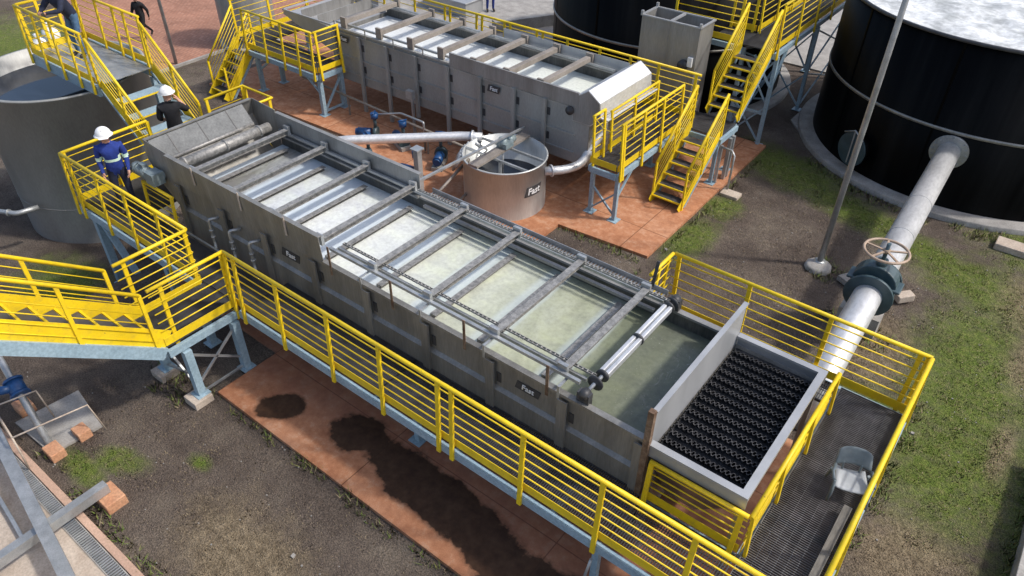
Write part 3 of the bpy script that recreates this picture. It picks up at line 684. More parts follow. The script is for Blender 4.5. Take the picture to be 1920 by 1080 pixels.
# guide rails and chains along both sides
for y, z, w in ((5.90, 2.44, .05), (6.06, 2.36, .04)):
    m = MB(); m.bar((-8.18, y, z), (-3.4, y, z), w, .05); m.build('guide_rail', 'galv', ta)
m = MB(); m.bar((-12.3, 8.13, 2.36), (-3.4, 8.13, 2.36), .05, .05); m.build('guide_rail', 'galv', ta)
def chain(parent, y, z, x0, x1, mat='flight'):
    m = MB(); x = x0; k = 0
    while x < x1:
        if k % 2: m.box(x - .026, x + .026, y - .021, y - .013, z - .014, z + .014); m.box(x - .026, x + .026, y + .013, y + .021, z - .014, z + .014)
        else: m.tube([(x, y - .026, z), (x, y + .026, z)], .014, 6)
        x += .037; k += 1
    m.build('chain', mat, parent)
chain(ta, 6.12, 2.45, -8.1, -3.3); chain(ta, 8.06, 2.47, -8.3, -3.3)
for x in (-7.98, -6.62, -5.2, -3.78):
    m = MB(); m.box(x - .022, x + .022, AY0 - .064, AY0 - .052, 2.12, 2.66); m.build('rail_post', 'rust', ta)
for x in (-7.3, -6.05, -4.85, -3.6):
    m = MB(); m.box(x - .02, x + .02, AY0 - .062, AY0 - .052, 2.17, 2.40); m.box(x - .02, x + .02, AY0 - .05, AY0 + .16, 2.385, 2.40); m.build('rail_post', 'galv', ta)
# perforated tray along the far side
m = MB()
for y in (AY1 + .07, AY1 + .27): m.box(-8.36, -3.5, y, y + .012, 2.20, 2.30)
x = -8.34
while x < -3.55: m.box(x, x + .028, AY1 + .083, AY1 + .269, 2.212, 2.222); x += .062
m.box(-8.36, -3.5, AY1 + .15, AY1 + .19, 2.2225, 2.228)
m.build('cable_tray', 'galv', ta)
# idler shaft at the outlet end
sx = -3.26; sz = 2.40
m = MB(); m.tube([(sx, 5.74, sz), (sx, 8.3, sz)], .028, 10); sh = m.build('idler_shaft', 'galv', ta)
m = MB(); m.box(sx - .075, sx - .012, 6.24, 7.98, sz - .04, sz + .055); m.box(sx + .012, sx + .075, 6.24, 7.98, sz - .04, sz + .055); m.build('shaft_cover', 'pipe', sh, bevel=.012)
for y in (6.22, 7.12, 8.0):
    m = MB(); m.lathe((sx, y, sz), [(.03, -.02), (.095, -.015), (.095, .015), (.03, .02)], 18, (True, True), 'y'); m.build('collar', 'blackplastic', sh)
for y in (6.05, 8.10):
    m = MB(); m.lathe((sx, y, sz), [(.03, -.03), (.08, -.012), (.115, -.01), (.115, .01), (.08, .012), (.03, .03)], 14, (True, True), 'y'); m.build('sprocket', 'blackplastic', sh)
for y in (5.80, 8.22):
    m = MB(); m.box(sx - .09, sx + .09, y - .05, y + .05, sz - .16, sz + .03); m.lathe((sx, y, sz), [(.0, -.07), (.07, -.06), (.07, .06), (.0, .07)], 14, (False, False), 'y'); m.build('bearing', 'blackplastic', sh)
# chain stop arm at the far end
m = MB(); m.bar((-3.72, 8.36, 2.35), (-3.70, 8.40, 2.80), .05, .02); m.build('stop_arm', 'blackplastic', ta)
# baffle plate and lamella outlet box
m = MB(); m.box(-2.275, -2.255, AY0 - .02, 8.30, 1.2, 2.80); m.box(-2.30, -2.23, AY0 - .02, 8.30, 2.795, 2.815)
m.build('baffle_plate', 'steel_light', ta)
m = MB(); m.box(-2.32, -2.24, AY0 - .10, AY0 - .025, 1.3, 2.84); m.build('corner_post', 'rust', ta)
BX0, BX1, BY0, BY1 = -2.25, -.98, 5.70, 8.31
m = MB()
fw_ = .10
m.box(BX0, BX1, BY0, BY0 + fw_, 2.22, 2.26); m.box(BX0, BX1, BY1 - fw_, BY1, 2.22, 2.26); m.box(BX1 - fw_, BX1, BY0 + fw_, BY1 - fw_, 2.22, 2.26)
for a_, b_, c_, d_ in ((BX0, BX1, BY0 + .02, BY0 + .03), (BX0, BX1, BY1 - .03, BY1 - .02), (BX1 - .03, BX1 - .02, BY0 + .03, BY1 - .03)): m.box(a_, b_, c_, d_, 2.04, 2.22)
m.build('outlet_box', 'steel_light', ta)
m = MB(); top_ = m.add([(BX0, BY0 + .03, 2.06), (BX1 - .03, BY0 + .03, 2.06), (BX1 - .03, BY1 - .03, 2.06), (BX0, BY1 - .03, 2.06)]); bot_ = m.add([(-2.2, 6.5, .5), (-1.75, 6.5, .5), (-1.75, 7.5, .5), (-2.2, 7.5, .5)])
for k in range(4): m.face([top_ + k, top_ + (k + 1) % 4, bot_ + (k + 1) % 4, bot_ + k])
m.face([bot_, bot_ + 1, bot_ + 2, bot_ + 3])
for x, y in ((-1.05, 5.78), (-1.05, 8.24), (-2.18, 5.78)): m.box(x - .03, x + .03, y - .03, y + .03, .05, 2.04)
m.build('hopper', 'steel_dull', ta)
# lamella pack: rows of hexagon-waved black sheets
lp = MB()
nrow = 15; pit = (BY1 - BY0 - 2 * fw_ - .06) / nrow
wave = [(0, 0), (.3, 0), (.5, 1), (.8, 1)]
xs = []
x = BX0 + .03
while x < BX1 - fw_ - .02:
    for (a, bq) in wave: xs.append((x + a * .066, bq))
    x += .066
for r_ in range(nrow):
    yb = BY0 + fw_ + .03 + pit * r_
    for half in (0, 1):
        t = .008
        prev = None
        for (xx, q) in xs:
            yy = yb + half * pit * .46 + (q if half == 0 else 1 - q) * .032
            zt = 2.115 - .035 * half
            ring = lp.add([(xx, yy, zt), (xx, yy + t, zt), (xx, yy + t + .13, zt - .22), (xx, yy + .13, zt - .22)])
            if prev is not None:
                for k in range(4): lp.face([prev + k, prev + (k + 1) % 4, ring + (k + 1) % 4, ring + k])
            prev = ring
lp.box(BX0 + .02, BX1 - .04, BY0 + .04, BY1 - .04, 1.98, 2.01)
lp.build('lamella_pack', 'media', ta)
sign(ta, (-9.1, AY0 - .002, 1.97), (1, 0, 0), (0, -1, 0), .46, .17)
sign(ta, (-4.12, AY0 - .002, 1.96), (1, 0, 0), (0, -1, 0), .40, .15)

def elbow_pipe(name, label, cat, pts, r, mat='pipe', group=None, flanges=(), n=14):
    m = MB(); P = [Vector(p) for p in pts]; out = [P[0]]
    for i in range(1, len(P) - 1):
        a, b_, c = P[i - 1], P[i], P[i + 1]
        q = min(r * 1.8, (b_ - a).length * .45, (c - b_).length * .45)
        s = b_ + (a - b_).normalized() * q; e = b_ + (c - b_).normalized() * q
        for t in (0, .2, .4, .6, .8, 1): out.append(s * (1 - t) ** 2 + b_ * 2 * t * (1 - t) + e * t * t)
    out.append(P[-1]); m.tube(out, r, n)
    o = m.build(name, mat, None, tuple(P[0]))
    tag(o, label, cat, group)
    for (c, d) in flanges:
        f = MB(); c = Vector(c); d = Vector(d).normalized(); f.tube([c - d * .018, c + d * .018], r * 1.42, 20); f.build('flange', mat, o)
    return o
for i, x in enumerate((-11.15, -10.55, -9.98)):
    nm = ('furthest from', 'in the middle of', 'nearest')[i]
    elbow_pipe('drain_pipe', ('small bent drain pipe on the near tank side, nearest the drive motor', 'small bent drain pipe on the near tank side, middle of the three', 'small bent drain pipe on the near tank side, nearest the black sign')[i], 'pipe',
               [(x + .1, AY0 - .02, 1.95), (x, AY0 - .2, 1.95), (x, AY0 - .2, 1.45), (x + .1, AY0 - .26, 1.30)], .03, 'galv', 'small drain pipes on the near tank', [((x, AY0 - .2, 1.72), (0, 0, 1)), ((x, AY0 - .2, 1.58), (0, 0, 1))], 10)
m = MB(); m.tube([(-12.2, 5.50, 1.36), (-8.6, 5.50, 1.36)], .022, 8)
tag(m.build('conduit', 'galv', None, (-10, 5.5, 1.36)), 'thin grey conduit lying on the walkway along the near tank', 'conduit')

# ------------------------------------------------------------------ far flotation tank
BT0, BT1 = 13.20, 15.30
tb = thing('flotation_tank', 'long stainless flotation tank at the back with white water and a bright white hood', 'tank', (-12, 14, 0), 'stainless flotation tanks')
m = MB(); m.box(-16.5, -8.0, BT0, BT0 + .012, .82, 2.26); m.box(-16.5, -12.1, BT0 - .05, BT0 + .03, 2.25, 2.29)
m.box(-16.5, -8.35, BT0 - .03, BT0 - .001, 1.50, 1.54); m.box(-16.5, -8.35, BT0 - .03, BT0 - .001, 2.14, 2.18); m.box(-16.5, -8.35, BT0 - .03, BT0 - .001, 1.05, 1.09)
m.build('side_wall', 'steel_matte', tb)
m = MB(); m.box(-12.12, -8.3, BT0 - .04, BT0 - .028, 2.20, 2.55); m.box(-12.12, -8.3, BT0 - .05, BT0 + .01, 2.54, 2.555); m.build('splash_panel', 'steel', tb)
m = MB(); m.box(-16.48, -8.02, BT1 - .004, BT1 - .001, 1.99, 2.235); m.build('wall_shade', 'steel_shaded', tb)  # painted shade on the inside of the far wall
m = MB(); m.box(-16.5, -8.0, BT1, BT1 + .012, .82, 2.28); m.box(-16.5, -8.0, BT1 - .06, BT1 + .04, 2.24, 2.28); m.build('side_wall', 'steel', tb)
m = MB(); m.box(-12.12, -8.3, BT1 + .015, BT1 + .027, 2.22, 2.58); m.build('splash_panel', 'steel_light', tb)
m = MB(); m.box(-16.5, -8.0, BT0 + .013, BT1 - .001, .80, .83); m.box(-16.52, -16.5, BT0, BT1, .82, 2.1); m.box(-8.0, -7.98, BT0, BT1, .82, 2.0); m.build('tank_floor', 'steel_dull', tb)
for i, x in enumerate((-16.4, -15.39, -14.35, -13.3, -12.2, -11.15, -10.1, -9.2)):
    m = MB(); m.box(x - .05, x + .05, BT0 - .10, BT0 - .032, .06 if i % 2 == 0 or i > 5 or i == 1 else .5, 2.2); 
    st_ = m.build('stiffener', 'steel_matte', tb)
    m = MB(); m.box(x + .055, x + .13, BT0 - .012, BT0 - .002, 1.80, 1.98); m.build('slot', 'blackplastic', st_)
    m = MB(); m.box(x + .055, x + .13, BT0 - .012, BT0 - .002, 1.20, 1.38); m.build('slot', 'blackplastic', st_)
for x in (-16.3, -13.3, -10.1, -8.3):
    m = MB(); m.box(x - .05, x + .05, BT1 - .1, BT1, .05, .80); m.build('leg', 'steel_dull', tb)
m = MB(); m.box(-16.48, -8.02, BT0 + .014, BT1 - .002, 1.97, 2.0); m.build('water', 'waterB', tb)
m = MB(); prof = [(-16.53, 2.20), (-18.55, 2.28), (-18.6, 2.14), (-16.9, 1.6), (-16.53, 1.5)]
m.prismY(prof, BT0, BT0 + .015); m.prismY(prof, BT1 - .015, BT1); m.box(-18.6, -18.54, BT0, BT1, 2.26, 2.29); m.box(-18.6, -16.53, BT0 - .02, BT0 + .02, 2.24, 2.29)
m.hexa([(-18.6, BT0 + .02, 2.14), (-16.9, BT0 + .02, 1.6), (-16.9, BT1 - .02, 1.6), (-18.6, BT1 - .02, 2.14), (-18.6, BT0 + .02, 2.155), (-16.9, BT0 + .02, 1.615), (-16.9, BT1 - .02, 1.615), (-18.6, BT1 - .02, 2.155)])
m.build('end_bin', 'steel_light', tb)
m = MB(); m.hexa([(-18.5, BT0 + .03, 2.17), (-16.6, BT0 + .03, 2.02), (-16.6, BT1 - .03, 2.02), (-18.5, BT1 - .03, 2.17), (-18.5, BT0 + .03, 2.185), (-16.6, BT0 + .03, 2.035), (-16.6, BT1 - .03, 2.035), (-18.5, BT1 - .03, 2.185)])
bo = m.build('beach_plate', 'steel_light', tb)
for x in (-17.8, -17.1):
    m = MB(); m.box(x, x + .012, BT0 + .04, BT1 - .04, 2.10, 2.40); m.build('divider', 'steel', bo)
for x in (-16.0, -14.64, -13.5, -12.45, -11.38, -10.37, -9.38):
    m = MB(); m.box(x - .07, x + .07, BT0 + .08, BT1 - .1, 2.40, 2.52); o = m.build('skimmer_flight', 'beige', tb, bevel=.006)
    for y in (BT0 + .03, BT1 - .04):
        m = MB(); m.box(x - .10, x + .10, y - .03, y + .03, 2.3, 2.58); m.build('flight_bracket', 'beige', o)
m = MB(); m.bar((-16.4, BT0 + .12, 2.36), (-8.6, BT0 + .12, 2.36), .05, .05); m.bar((-16.4, BT0 + .25, 2.30), (-12.2, BT0 + .25, 2.30), .04, .04); m.build('guide_rail', 'galv', tb)
m = MB(); m.bar((-16.4, BT1 - .12, 2.36), (-8.6, BT1 - .12, 2.36), .05, .05); m.build('guide_rail', 'galv', tb)
for x in (-16.3, -15.1, -14.05, -13.0): 
    m = MB(); m.box(x - .02, x + .02, BT0 - .06, BT0 - .05, 2.2, 2.46); m.build('rail_post', 'galv', tb)
m = MB(); prof = [(-8.45, 2.42), (-8.06, 2.68), (-7.74, 2.46), (-7.70, 2.12), (-7.95, 1.86), (-8.45, 1.86)]
m.prismY(prof, BT0 - .02, BT1 + .12); m.box(-7.70, -7.52, BT0 + .0, BT1 + .12, 2.09, 2.12)
m.build('hood', 'pipe', tb, bevel=.01)
m = MB(); m.prismY([(-8.43, 2.40), (-8.06, 2.655), (-7.76, 2.45), (-7.72, 2.13), (-7.96, 1.88), (-8.43, 1.88)], BT0 - .032, BT0 - .021); m.build('hood_cheek', 'steel', tb)
m = MB(); m.lathe((-8.5, BT0 - .06, 2.1), [(0, -.03), (.10, -.03), (.10, .03), (0, .03)], 16, (False, False), 'y'); m.lathe((-8.5, BT0 - .10, 2.1), [(0, -.03), (.05, -.03), (.05, .03), (0, .03)], 12, (False, False), 'y'); m.build('bearing', 'blackplastic', tb)
sign(tb, (-10.72, BT0 - .032, 1.99), (1, 0, 0), (0, -1, 0), .36, .17)
sign(tb, (-16.02, BT0 - .032, 2.0), (1, 0, 0), (0, -1, 0), .36, .17)
m = MB(); m.tube([(-17.8, 12.9, .55), (-10.6, 12.25, .75)], .035, 8); 
for x in (-15.6, -12.3): m.bar((x, lerp(12.9, 12.25, (x + 17.8) / 7.2), .05), (x, lerp(12.9, 12.25, (x + 17.8) / 7.2), .6), .04, .04)
tag(m.build('pipe_rail', 'beige', None, (-14, 12.5, 0)), 'thin brownish pipe running low in front of the far tank', 'pipe')

# ------------------------------------------------------------------ small round mixing tank
MC = (-9.35, 11.87)
mt = thing('mixing_tank', 'small round stainless tank with an open top between the two long tanks', 'tank', (*MC, .05))
m = MB(); m.lathe((*MC, 0), [(.955, .05), (.96, 1.25), (.985, 1.25), (.985, 1.28), (.945, 1.28), (.945, .3), (0.01, .28)], 64); m.build('shell', 'steel_pale', mt)
m = MB(); m.lathe((*MC, 0), [(.94, .62), (.3, .62), (.01, .62)], 48); m.build('liquid', 'darkwater', mt)
m = MB(); m.bar((MC[0] - .14, MC[1] - .97, 1.31), (MC[0] - .14, MC[1] + .97, 1.31), .26, .05); m.build('bridge_beam', 'beige', mt)
for dx, dy in ((.35, 0), (-.35, 0)):
    pass
m = MB(); m.bar((MC[0] - .94, MC[1] + .28, 1.25), (MC[0] + .90, MC[1] + .28, 1.25), .05, .05); m.bar((MC[0] - .90, MC[1] - .32, 1.25), (MC[0] + .90, MC[1] - .32, 1.25), .05, .05); m.bar((MC[0] + .12, MC[1] - .32, 1.25), (MC[0] + .12, MC[1] - .32, .7), .06, .05); m.build('cross_bar', 'galv', mt)
m = MB(); m.tube([(MC[0] - .14, MC[1] + .1, 1.34), (MC[0] - .14, MC[1] + .1, 1.56)], .10, 14); m.box(MC[0] - .26, MC[0] + .02, MC[1] + .02, MC[1] + .30, 1.34, 1.46); m.tube([(MC[0] - .14, MC[1] + .28, 1.42), (MC[0] - .14, MC[1] + .5, 1.42)], .085, 14); m.build('mixer_motor', 'motor', mt)
m = MB(); m.tube([(MC[0] - .14, MC[1] + .1, 1.3), (MC[0] - .14, MC[1] + .1, .6)], .025, 8); m.build('mixer_shaft', 'galv', mt)
m = MB()
for k in range(10):
    a = R(150 + k * 9); m.tube([(MC[0] + .99 * math.cos(a), MC[1] + .99 * math.sin(a), 1.26), (MC[0] + (1.12 + .06 * (k % 3)) * math.cos(a), MC[1] + 1.15 * math.sin(a), 1.05 - .1 * (k % 3))], .035, 8)
m.tube([(-10.33, 11.95, 1.2), (-10.25, 12.3, .9), (-10.3, 11.7, .6), (-10.36, 11.9, .3)], .06, 10); m.build('pipe_fittings', 'galv', mt)
# logo plate bent round the shell
def curved_sign(parent, c, r, a0, z0, w, h, text):
    m = MB(); n = 10
    rows = []
    for i in range(n + 1):
        t = i / n - .5; ring = []
        for zz, sk in ((-h / 2, -.13 * h), (h / 2, .13 * h)):
            for rr in (r + .002, r + .007):
                a = a0 + (t * w + sk) / r; ring.append((c[0] + rr * math.cos(a), c[1] + rr * math.sin(a), z0 + zz))
        rows.append(m.add(ring))
    for p, q in zip(rows, rows[1:]):
        for k1, k2 in ((0, 1), (1, 3), (3, 2), (2, 0)): m.face([p + k1, p + k2, q + k2, q + k1])
    pl = m.build('sign_plate', 'blackplastic', parent)
    vs, fs = letters(text, h * .95); m = MB()
    b_ = m.add([(c[0] + (r + .010 + v.z) * math.cos(a0 + v.x / r), c[1] + (r + .010 + v.z) * math.sin(a0 + v.x / r), z0 + v.y) for v in vs])
    for f in fs: m.face([b_ + i for i in f])
    m.build('lettering', 'white', pl)
curved_sign(mt, MC, .957, R(-9), .72, .46, .235, 'Fast')

elbow_pipe('inlet_pipe', 'bright white pipe from the small round tank towards the near tank', 'pipe', [(-10.25, 12.15, 1.27), (-10.62, 11.93, 1.27), (-12.45, 9.9, 1.38), (-12.9, 9.45, 1.3), (-12.9, 8.22, 1.3)], .11, 'pipe', None, [((-10.45, 12.03, 1.27), (.4, .22, 0))], 16)
elbow_pipe('outlet_pipe', 'bright bent pipe from the small round tank to the far tank hood', 'pipe', [(-8.48, 12.18, .98), (-8.2, 12.62, .92), (-8.02, 13.0, .95), (-7.95, 13.75, 1.55), (-7.95, 13.8, 1.9)], .10, 'pipe', None, [((-8.38, 12.34, .96), (.5, .8, 0))], 16)
m = MB(); m.bar((-8.48, 8.2, 2.50), (-9.62, 12.95, 1.42), .05, .04); tag(m.build('strut', 'galv', None, (-8.48, 8.2, 2.5)), 'long thin pale strut slanting over the small round tank to the far tank', 'strut')
m = MB(); m.box(-9.5, -9.38, 9.15, 9.27, .05, 2.42); m.box(-9.54, -9.34, 9.11, 9.31, 2.42, 2.45); tag(m.build('support_post', 'galv', None, (-9.44, 9.2, 0)), 'grey square post behind the near tank, left of the small round tank', 'post')
for i, (a, c, s) in enumerate((((-9.9, 9.9, .7), (-10.2, 11.6, .95), 'upper'), ((-9.6, 9.7, .3), (-9.9, 11.5, .45), 'lower'))):
    m = MB(); m.tube([a, c], .035, 8); m.tube([(a[0], a[1], .05), a], .03, 8); m.tube([(c[0], c[1], .05), c], .03, 8)
    tag(m.build('pipe_rail', 'beige', None, a), s + ' thin beige pipe left of the small round tank', 'pipe', 'thin pipes beside the small round tank')
# pumps and blue valves on the slab between the tanks
def pump(x, y, rot, label, valve=True):
    t = thing('pump', label, 'pump', (x, y, .05), 'blue pumps on the red slab')
    M4 = Matrix.Translation((x, y, 0)) @ Matrix.Rotation(R(rot), 4, 'Z')
    def P(a, b_, c): return M4 @ Vector((a, b_, c))
    m = MB(); m.tube([P(-.34, 0, .28), P(.02, 0, .28)], .12, 14); m.tube([P(-.4, 0, .28), P(-.33, 0, .28)], .09, 14); m.build('motor', 'valveblue', t)
    m = MB(); m.tube([P(.10, 0, .28), P(.20, 0, .28)], .17, 16); m.tube([P(.15, 0, .42), P(.15, 0, .72)], .045, 10); m.build('pump_casing', 'cast', t)
    m = MB(); m.hexa([P(-.42, -.14, .05), P(.28, -.14, .05), P(.28, .14, .05), P(-.42, .14, .05), P(-.42, -.14, .15), P(.28, -.14, .15), P(.28, .14, .15), P(-.42, .14, .15)]); m.build('base', 'concrete', t)
    m = MB(); m.tube([P(.15, 0, .70), P(.15, 0, .84)], .10, 14); m.tube([P(.15, -.12, .86), P(.15, .12, .86)], .02, 8); m.build('valve', 'valveblue', t)
pump(-14.0, 12.0, 30, 'blue pump on the red slab nearest the landing legs')
pump(-13.1, 12.25, -20, 'blue pump on the red slab right behind the bright white pipe')
pump(-13.2, 11.0, 70, 'blue pump on the red slab seen just above the near tank wall')
pump(-11.7, 11.2, 10, 'blue pump on the red slab beside the green hose')
pump(-11.7, 12.2, 120, 'blue pump on the red slab nearest the small round tank')
m = MB(); m.tube([(-13.0, 10.9, .5), (-12.5, 11.0, .42), (-12.1, 10.9, .34), (-11.7, 10.85, .3), (-11.3, 10.95, .4)], .06, 12)
tag(m.build('green_hose', 'greenhose', None, (-12.3, 10.9, .4)), 'dark green hose between the blue pumps behind the near tank', 'hose')
elbow_pipe('riser_pipe', 'thin pale pipe joining the blue pumps, behind the bright white pipe', 'pipe', [(-14.0, 12.1, .75), (-13.3, 12.5, .85), (-12.4, 12.4, .9), (-12.4, 12.4, .1)], .03, 'galv', None, [], 8)
m = MB(); m.bar((-13.3, 12.95, .05), (-13.3, 12.95, 1.15), .06, .06); m.tube([(-13.3, 12.93, 1.15), (-13.3, 12.93, 1.25)], .05, 10); m.box(-13.42, -13.2, 12.84, 12.96, 1.12, 1.34); tag(m.build('instrument_stand', 'galv', None, (-13.3, 12.9, 0)), 'small grey instrument box on a thin stand in front of the far tank', 'instrument')

# ------------------------------------------------------------------ vat
vt = thing('vat', 'rectangular stainless vat with a two-compartment open top behind the far tank', 'vat', (-8.1, 17.2, 0))
m = MB(); x0, x1, y0, y1, z0, z1 = -8.92, -7.32, 16.85, 17.62, .55, 3.2
m.box(x0, x1, y0, y0 + .02, z0, z1); m.box(x0, x1, y1 - .02, y1, z0, z1); m.box(x0, x0 + .02, y0 + .02, y1 - .02, z0, z1); m.box(x1 - .02, x1, y0 + .02, y1 - .02, z0, z1); m.box(x0 + .02, x1 - .02, y0 + .02, y1 - .02, 2.45, 2.5)
m.box(-8.14, -8.125, y0 - .004, y0, z0, z1)
m.build('shell', 'steel', vt)
m = MB(); m.box(x0 - .03, x1 + .03, y0 - .03, y0 + .03, z1, z1 + .03); m.box(x0 - .03, x1 + .03, y1 - .03, y1 + .03, z1, z1 + .03); m.box(x0 - .03, x0 + .03, y0 + .03, y1 - .03, z1, z1 + .03); m.box(x1 - .03, x1 + .03, y0 + .03, y1 - .03, z1, z1 + .03); m.box(-8.16, -8.08, y0 + .03, y1 - .03, z1 - .01, z1 + .028)
m.build('rim', 'steel_light', vt)
for x in (x0 + .06, x1 - .06):
    for y in (y0 + .06, y1 - .06):
        m = MB(); m.box(x - .04, x + .04, y - .04, y + .04, .05, z0); m.build('leg', 'steel_dull', vt)
for x, y in ((x0, y0), (x0, y1), (x1, y0)):
    m = MB(); m.box(x - .03, x + .03, y - .03, y + .03, z1 + .03, z1 + .12); m.build('lifting_lug', 'steel_light', vt)
m = MB(); m.lathe((-7.62, y0 - .05, 2.25), [(0, -.06), (.13, -.05), (.13, .05), (0, .05)], 18, (False, False), 'y'); m.build('outlet', 'blackplastic', vt)
m = MB(); m.box(-7.50, -7.38, y0 - .08, y0 - .005, 2.25, 2.48); m.build('gauge', 'white', vt)

# ------------------------------------------------------------------ round tanks
def black_tank(label, c, r, h, foam_z, group='black round tanks'):
    t = thing('black_tank', label, 'tank', (c[0], c[1], 0), group)
    m = MB(); m.lathe((c[0], c[1], 0), [(r, .1), (r, h), (r - .03, h), (r - .03, foam_z - .3)], 128); m.build('shell', 'black', t)
    for k in range(10):
        a = 2 * PI * (k + .3) / 10; ca, sa = math.cos(a), math.sin(a)
        m = MB(); m.bar((c[0] + (r + .004) * ca, c[1] + (r + .004) * sa, .13), (c[0] + (r + .004) * ca, c[1] + (r + .004) * sa, h - .06), .05, .012, (ca, sa, 0)); m.build('panel_seam', 'black', t)
    for z in (h * .497,):
        m = MB(); m.lathe((c[0], c[1], z), [(r + .003, -.035), (r + .03, -.035), (r + .03, .035), (r + .003, .035)], 128); m.build('band', 'steel_dull', t)
    m = MB(); m.lathe((c[0], c[1], h), [(r + .001, -.05), (r + .035, -.05), (r + .035, .012), (r - .032, .012)], 128); m.build('rim', 'blackplastic', t)
    m = MB(); nr = 24; rings = []
    for i in range(nr + 1):
        rr = (r - .035) * i / nr
        ring = []
        for k in range(96):
            a = 2 * PI * k / 96; x = rr * math.cos(a); y = rr * math.sin(a)
            ring.append((c[0] + x, c[1] + y, foam_z + .10 * noise.noise(Vector((x * 1.3, y * 1.3, 2))) + .05 * noise.noise(Vector((x * 4, y * 4, 2)))))
        rings.append(m.add(ring))
    for a, b_ in zip(rings, rings[1:]):
        for k in range(96):
            k2 = (k + 1) % 96; m.face([a + k, a + k2, b_ + k2, b_ + k], True)
    m.build('foam', 'foam', t)
    m = MB(); m.lathe((c[0], c[1], 0), [(r + .38, -.1), (r + .38, .10), (r + .36, .12), (r - .1, .12)], 128); m.build('plinth', 'concrete', t)
    return t
EC = (-1.4, 21.87); ER = 3.96; EH = 3.87
big = black_tank('large round black tank full of white foam, behind the big silver pipe', EC, ER, EH, EH - .16)
black_tank('further round black tank behind the steel vat and the far tank', (-10.4, 21.45), 3.6, 3.87, 3.5)
# fittings on the near side of the big black tank
cb = thing('manhole_cover', 'grey round manhole with a clamp arm low on the large black tank', 'manhole', (-3.35, 18.3, .6))
a = R(-119); nx, ny = math.cos(a), math.sin(a); P0 = V(EC[0] + ER * nx, EC[1] + ER * ny, .75); dn = V(nx, ny, 0); tg = V(-ny, nx, 0)
m = MB(); m.tube([P0 - dn * .02, P0 + dn * .22], .36, 28); m.tube([P0 + dn * .20, P0 + dn * .26], .42, 28); m.build('neck', 'black', cb)
m = MB(); m.tube([P0 + dn * .26, P0 + dn * .30], .42, 28); m.build('cover', 'cast', cb)
m = MB(); m.tube([P0 + dn * .34 - tg * .3 + V(0, 0, .35), P0 + dn * .34 + V(0, 0, .5), P0 + dn * .34 + tg * .3 + V(0, 0, .35)], .02, 8); m.bar(P0 + dn * .33 + V(0, 0, .5), P0 + dn * .33 - V(0, 0, .35), .03, .03); m.build('clamp_arm', 'galv', cb)
a = R(-72); P0 = V(EC[0] + ER * math.cos(a), EC[1] + ER * math.sin(a), .62)
m = MB(); m.bar(P0 - V(.16, .0, 0), P0 + V(.16, .1, 0), .04, .26); tag(m.build('name_plate', 'cast', None, tuple(P0)), 'dark square plate low on the large black tank, right of the pipe', 'plate')

# silver pipe with gate valve
p0 = V(-1.41, 17.93, 1.46); p1 = V(-1.22, 10.2, .95); p2 = V(-1.20, 9.62, .82); p3 = V(-1.2, 9.55, -.1)
pp = elbow_pipe('silver_pipe', 'thick silver pipe from the large black tank to the walkway', 'pipe', [p0, p1, p2, p3], .245, 'pipe', None, [], 28)
pd = (p1 - p0).normalized()
m = MB(); m.tube([p0 + pd * .0, p0 + pd * .05], .40, 32); m.build('flange', 'galv', pp)
fl = pp.children[-1]
for k in range(16):
    a = 2 * PI * k / 16; xx = pd.cross(V(0, 0, 1)).normalized(); yy = xx.cross(pd)
    q = p0 + (xx * math.cos(a) + yy * math.sin(a)) * .345
    m = MB(); m.tube([q + pd * .05, q + pd * .085], .022, 6); m.build('bolt', 'galv', fl)
for t in (.33, .50):
    q = lerp(p0, p1, t); m = MB(); m.tube([q - pd * .006, q + pd * .006], .249, 28); m.build('weld_seam', 'galv', pp)
gv = thing('gate_valve', 'dark green gate valve with a tan handwheel on the silver pipe', 'valve', (-1.3, 12.6, .5))
vc = lerp(p0, p1, .725); xx = pd.cross(V(0, 0, 1)).normalized(); yy = V(0, 0, 1)
m = MB(); m.tube([vc - pd * .30, vc - pd * .24], .42, 30); m.tube([vc + pd * .24, vc + pd * .30], .42, 30); m.tube([vc - pd * .24, vc - pd * .08, vc + pd * .08, vc + pd * .24], [.27, .33, .33, .27], 24)
m.build('valve_body', 'cast', gv, bevel=.0)
m = MB(); prof_ = []
for k in range(13):
    a = PI * k / 12; prof_.append((math.cos(a) * .38, math.sin(a) * .36 + .16))
prof_ = [(.38, -.1)] + prof_ + [(-.38, -.1)]
bb_ = m.add([vc + xx * a + yy * c - pd * .13 for a, c in prof_]); tt_ = m.add([vc + xx * a + yy * c + pd * .13 for a, c in prof_]); n_ = len(prof_)
for k in range(n_): m.face([bb_ + k, bb_ + (k + 1) % n_, tt_ + (k + 1) % n_, tt_ + k])
m.face([bb_ + k for k in range(n_)]); m.face([tt_ + k for k in range(n_)])
m.bar(vc - xx * .46 + yy * .16, vc + xx * .46 + yy * .16, .36, .05)
m.build('bonnet', 'cast', gv, bevel=.02)
m = MB(); m.tube([vc + yy * .5, vc + yy * .95], .035, 10); m.tube([vc + yy * .5, vc + yy * .62], .09, 14); m.build('stem', 'cast', gv)
wc = vc + yy * .80
m = MB(); m.tube([wc + V(math.cos(2 * PI * k / 40) * .37, math.sin(2 * PI * k / 40) * .37, 0) for k in range(40)], .025, 8, closed=True)
for k in range(5):
    a = 2 * PI * k / 5 + .5; m.bar(wc, wc + V(math.cos(a) * .36, math.sin(a) * .36, 0), .035, .022)
m.tube([wc - yy * .03, wc + yy * .035], .06, 12); m.build('handwheel', 'wheel', gv)
m = MB(); m.box(-1.68, -.95, 12.3, 12.62, -.05, .45); tag(m.build('pipe_plinth', 'concrete', None, (-1.3, 12.45, 0)), 'concrete plinth under the dark green valve', 'plinth')

